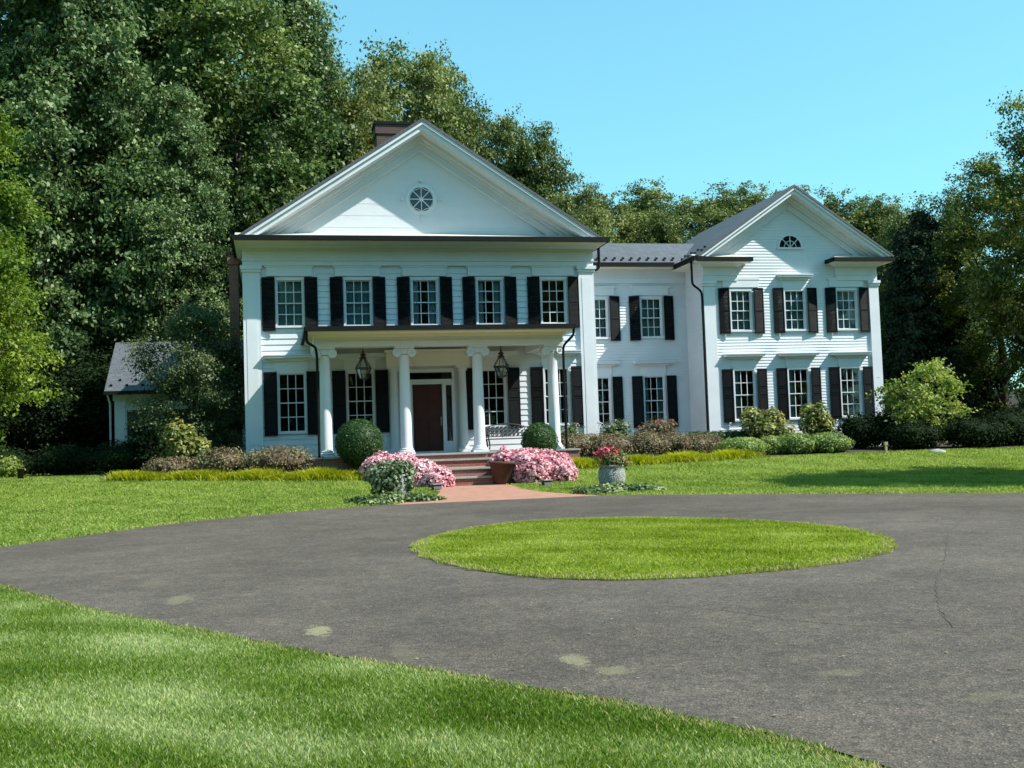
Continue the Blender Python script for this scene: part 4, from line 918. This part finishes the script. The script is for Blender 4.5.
# ------------------------------------------------------------------ trees
CR = {}
def proto(key, *a, **kw):
    me, C = crown_mesh('crown', *a, **kw); H, W, seed = a[0], a[1], a[5]
    CR[key] = (me, trunk_mesh('trunk', H, C, H * .014 + .06, M['bark'], seed), H, W)
proto('tallA', 30, 6.2, L['tulip'], 95000, .265, 201, base=.14, nclump=22, shape='tall', nspray=1500)
proto('tallB', 30, 6.6, L['oak'], 95000, .265, 202, base=.06, nclump=22, shape='tall', nspray=1400)
proto('roundA', 24, 6.6, L['hill'], 80000, .27, 203, base=.12, nclump=17, shape='round', nspray=1100)
proto('roundB', 24, 7.2, L['hill'], 80000, .27, 204, base=.12, nclump=15, shape='round', nspray=1000)
proto('yellow', 22, 6.0, L['yellow'], 70000, .22, 205, base=.1, nclump=14, shape='round', nspray=900)
proto('big', 17, 4.8, L['big'], 60000, .17, 206, base=.05, nclump=16, shape='open', nspray=620, sr=(.05, .10))
proto('maple', 12, 3.2, L['maple'], 52000, .13, 207, base=.14, nclump=15, shape='round', nspray=620, sr=(.06, .12))
proto('conifer', 12, 3.0, L['conifer'], 40000, .20, 208, base=.02, nclump=30, shape='cone', nspray=600, sr=(.06, .13))
proto('holly', 6.7, 2.5, L['holly'], 42000, .10, 209, base=.08, nclump=14, shape='round', nspray=420, sr=(.08, .16))
proto('under', 5, 2.2, L['dark'], 20000, .14, 211, base=.02, nclump=12, shape='round', nspray=200, sr=(.14, .24))
proto('small', 3.3, 1.6, L['bright'], 6500, .13, 210, base=.2, nclump=11, shape='round', nspray=130, sr=(.10, .18))
gF = 'woodland trees behind the house'
def tree(key, x, y, h, wscale, label, name='forest_tree', group=gF, rz=None):
    me, tr, H, W = CR[key]; s = h / H; t = thing(name, label, 'tree', (x, y, G(x, y)), rz if rz is not None else (x * 1.7 + y) % 6.28, group)
    for nm, d in (('trunk', tr), ('crown', me)):
        o = link(nm, d, t); o.scale = (s * wscale, s * wscale, s)
    return t
for a in (
    ('tallB', -13.5, 22, 33, .95, 'tall dark green tree at the left edge of the picture'),
    ('tallA', -8.9, 17, 32, .82, 'tall grey green tree left of the outbuilding, nearest of the wood'),
    ('tallB', -5.4, 28, 34, 1.0, 'tall dark tree behind the outbuilding, in the shadowed gap of the wood'),
    ('tallB', -1.2, 24, 34, .98, 'tall dark green tree directly behind the left end of the main roof'),
    ('tallA', 2.6, 31, 32.5, .80, 'tall tree whose right side meets the open sky at the top'),
    ('roundA', 5.6, 41, 29.5, .72, 'rounded tree just right of the tallest trees, left of the chimney'),
    ('roundB', 11.6, 46, 32, .74, 'pale topped tree standing above the chimney'),
    ('yellow', 6.9, 31, 24.5, .85, 'yellowish tree just left of the chimney'),
    ('roundA', 15.6, 50, 31, .62, 'tree above the right half of the main gable, right of the pale topped one'),
    ('roundB', 17.6, 42, 25.8, .68, 'tree above the middle of the right rake of the main gable'),
    ('roundA', 20.2, 38, 22.8, .70, 'rounded tree above the lower right rake of the main gable'),
    ('roundB', 21.6, 32, 17.8, .72, 'tree just right of the lower right rake, behind the recessed roof'),
    ('roundB', 29, 50, 20, 1.05, 'hill tree behind the left end of the recessed roof'),
    ('roundA', 35, 55, 21.5, 1.05, 'hill tree behind the middle of the recessed roof'),
    ('roundB', 39.6, 52, 21, 1.05, 'hill tree where the recessed roof meets the right gable'),
    ('roundA', 45.3, 57, 21.8, 1.05, 'hill tree just left of the right gable peak'),
    ('roundB', 51, 50, 20.5, 1.0, 'hill tree just right of the right gable peak'),
    ('roundA', 54.2, 48, 19.3, 1.0, 'hill tree above the right rake of the right gable'),
    ('roundB', 49.5, 36, 17.2, .72, 'tree behind the lower right end of the right gable'),
    ('tallB', 47.5, 27, 16.6, .95, 'dark round topped tree left of the tall yellow tinged tree'),
    ('roundB', 56.5, 52, 20.5, .8, 'hill tree behind the right rake, between the gable and the dark round topped tree'),
    ('roundA', 48.2, 53, 21, .95, 'hill tree right behind the right gable peak'),
    ('roundB', 24.5, 40, 18.5, .85, 'lower tree in the dip right of the main gable'),
    ('roundA', 32, 44, 17.5, .9, 'lower woodland tree over the recessed roof ridge'),
    ('roundB', 42, 44, 17, .9, 'lower woodland tree left of the right gable peak'),
    ('tallB', -18, 14, 28, .9, 'tall tree beyond the yellow green maple at the left edge'),
    ('tallA', -3.4, 17.5, 20, .85, 'mid height tree between the outbuilding roof and the main gable'),
    ('tallB', -9.5, 30, 30, 1.05, 'tall tree deep in the wood behind the grey green one'),
    ('tallB', 3.5, 46, 33, 1.0, 'tall tree far back in the wood behind the left slope of the main roof'),
    ('tallB', 1.2, 18.5, 17.5, .8, 'mid height tree right behind the left eave of the main roof'),
):
    tree(*a)
for x, y, h, lab in ((-6.3, 11.5, 4.6, 'dark undergrowth shrub tree behind the outbuilding corner'), (-9.2, 10.5, 5.0, 'dark undergrowth shrub tree in the shade below the grey green tree'), (-12.3, 9.5, 4.6, 'dark undergrowth shrub tree near the left edge of the picture'), (-8.0, 14.5, 5.6, 'tall dark undergrowth deep in the shade left of the outbuilding'), (-15.5, 11, 5.4, 'dark undergrowth at the left edge below the maple')):
    tree('under', x, y, h, 1.25, lab, 'undergrowth_tree', None)
tree('conifer', 34.2, 12, 11.5, 1.05, 'dark pointed evergreen at the right corner of the house', 'conifer', None)
tree('conifer', 37.5, 15, 13, 1.1, 'taller dark evergreen behind the small bright tree', 'conifer', None)
tree('conifer', 31.5, 15, 9.5, 1.0, 'short dark evergreen half hidden by the right wing', 'conifer', None)
tree('big', 38.3, 6, 17.2, .85, 'tall airy tree with yellow tinged leaves at the right edge', 'broadleaf_tree', None)
tree('big', 39.5, 12, 15.0, 1.1, 'dark broadleaf tree behind the yellow tinged one', 'broadleaf_tree', None)
tree('big', 47.5, 3, 16.5, 1.0, 'broadleaf tree beyond the right edge of the picture', 'broadleaf_tree', None)
tree('roundA', 25.9, -15.4, 12.0, 1.3, 'tree out of view at the right that shades the lawn', 'broadleaf_tree', None)
tree('big', 42.5, -9, 13, 1.1, 'farther tree out of view at the right that shades the shrubs', 'broadleaf_tree', None)
tree('maple', -9.15, -2, 13.0, .92, 'yellow green maple leaning in from the left edge', 'maple_tree', None)
tree('holly', -1.95, 1.75, 6.3, 1.0, 'dark leafy tree between the outbuilding roof and the brick side chimney', 'holly_tree', None)
tree('small', 25.75, -2.3, 3.35, 1.0, 'small bright green tree at the right corner of the house', 'dogwood_tree', None)
for i, (x, y) in enumerate(((-42, -6), (-44, -24), (-40, -42), (-31, -58), (-17, -72), (-2, -80), (13, -84), (28, -83), (43, -76), (56, -65), (66, -50), (73, -32), (76, -12), (78, 8), (-24, -68), (5, -92), (21, -93), (36, -90), (50, -80))):  # unseen trees, added to block low sky light
    tree(('tallA', 'tallB')[i % 2], x, y, 25 + (i * 7 % 5), 1.35, 'unseen woodland tree behind the viewer, added to block low sky light', group='unseen woodland trees added behind the viewer')

# ------------------------------------------------------------------ grass blades
def blades(name, reg, dens, h, wd, lm, seed, far_=False, excl=(), only=None):
    """reg: list of (x0,x1,y0,y1,density factor)"""
    rg = np.random.default_rng(seed); out = []; tt = []
    for x0, x1, y0, y1, fct in reg:
        n = int((x1 - x0) * (y1 - y0) * dens * fct); x = rg.uniform(x0, x1, n); y = rg.uniform(y0, y1, n)
        dx, dy = x - .9488, y + 40.4483; dep = dx * fw.x + dy * fw.y; lat = dx * r0.x + dy * r0.y
        k = (dep > 3.2) & (np.abs(lat) < dep * .50 + .6)
        x, y = x[k], y[k]; k = np.ones(len(x), bool)
        wx, wy = x + .03 * np.sin(7 * y + 3 * x) + .02 * np.sin(19 * y), y + .03 * np.sin(6.3 * x - y) + .02 * np.sin(17 * x + 2)
        if only is not None: k &= inside((wx - 6.6) * .985 + 6.6, (wy + 23.5) * .985 - 23.5, only)
        for e in excl: k &= ~inside(wx, wy, e)
        x, y = x[k], y[k]
        edge = np.zeros(len(x), bool)
        for ddx, ddy in ((.16, 0), (-.16, 0), (0, .2), (0, -.2)): edge |= (~inside(x + ddx, y + ddy, only) if only is not None else inside(x + ddx, y + ddy, DRIVE)); n = len(x); z = g(x, y) + (.03 if only is not None else 0)
        hh = h * fct ** -.0 * rg.uniform(.55, 1.25, n); a = rg.random(n) * 6.28; ln = hh * rg.uniform(.2, 1.35, n)
        B = np.stack([x, y, z - .01], 1); T = np.stack([x + ln * np.cos(a), y + ln * np.sin(a), z + hh], 1); Mi = B * .45 + T * .55; Mi[:, 2] += hh * .14
        ph = rg.random(n) * 6.28; sd = np.stack([np.cos(ph), np.sin(ph), 0 * a], 1) * (wd * rg.uniform(.7, 1.3, n))[:, None]
        out.append(np.stack([B - sd * .7, B + sd * .7, Mi + sd, T], 1) if 0 else np.stack([B - sd * .3, Mi + sd, T, Mi - sd], 1))
        stripe = np.sin((x * .62 + y * .78) * 3.6) * .10  # mowing bands: sheen of the leaning blades put into the tint
        pat = .20 * np.sin(x * 1.3 + 2 * np.sin(y * .9)) * np.sin(y * 1.1 + 1.4 * np.sin(x * .7)) + .10 * np.sin(x * 4.1 + y * 2.2) * np.sin(y * 3.7 - x)
        pat = pat + .22 * np.sin(x * 2.3 + y * .8 + 2.2 * np.sin(y * 1.7 + x)) * np.sin(y * 2.1 - x * .6 + 1.7 * np.sin(x * 1.9))
        tv = np.clip(.36 + stripe * .8 + pat * .7 + rg.normal(size=n) * .18 + (rg.random(n) < .05) * .35, 0, .8)
        tt.append(np.where((edge & (rg.random(n) < .30)) | (rg.random(n) < .018), 1.12, tv))
    return tag(link(name, quads(name, np.vstack(out), np.concatenate(tt), L[lm])), None, None, None, 'stuff')
blades('grass', [(-4.5, 4.4, -37.5, -33.0, 1.0), (-6, 4.0, -33.0, -28.5, .62), (-8, 3, -28.5, -22, .38)], 9500, .035, .0030, 'grass', 301, excl=(DRIVE,))
blades('grass', [(2.7, 10.4, -28.7, -18.3, 1)], 2900, .036, .006, 'grassisland', 302, only=ISLAND)
BED1 = [(-4.3, -3.1), (-2, -3.9), (0, -4.6), (1.7, -5.1), (4.2, -5.7), (4.9, -5.7), (4.9, -.5), (0, .5), (-3, 4), (-6, 4.5)]
BED2 = [(7.9, -5.6), (10.5, -5.2), (13.4, -4.9), (17.4, -4.2), (21.5, -3.9), (23.5, -3.7), (27, -4.2), (34, -4.3), (40, -4), (40, 5), (7.9, 5)]
blades('grass', [(-12, 34, -19.5, -8, 1.0), (-13, 36, -8, 6.5, .6)], 520, .06, .014, 'grassfar', 303, excl=(DRIVE, WALK, BED1, BED2, [(5.1, -7.3), (7.9, -7.3), (7.9, 0), (5.1, 0)], [(0, 0), (27, 0), (27, 9), (0, 9)]))
# fallen leaves on the tar
rg = np.random.default_rng(9); n = 1100; x = rg.uniform(-3, 16, n); y = rg.uniform(-37, -13, n); k = inside(x, y, DRIVE) & ~inside(x, y, ISLAND); x, y = x[k], y[k]
P = np.stack([x, y, g(x, y) + .022], 1); Nn = unit(np.array([0, 0, 1.]) + rg.normal(size=P.shape) * .12)
tag(link('fallen_leaves', quads('fallen_leaves', leaf_quads(P, Nn, .032, rg, .6, .05), rg.random(len(P)), L['fallen'])), None, None, None, 'stuff')
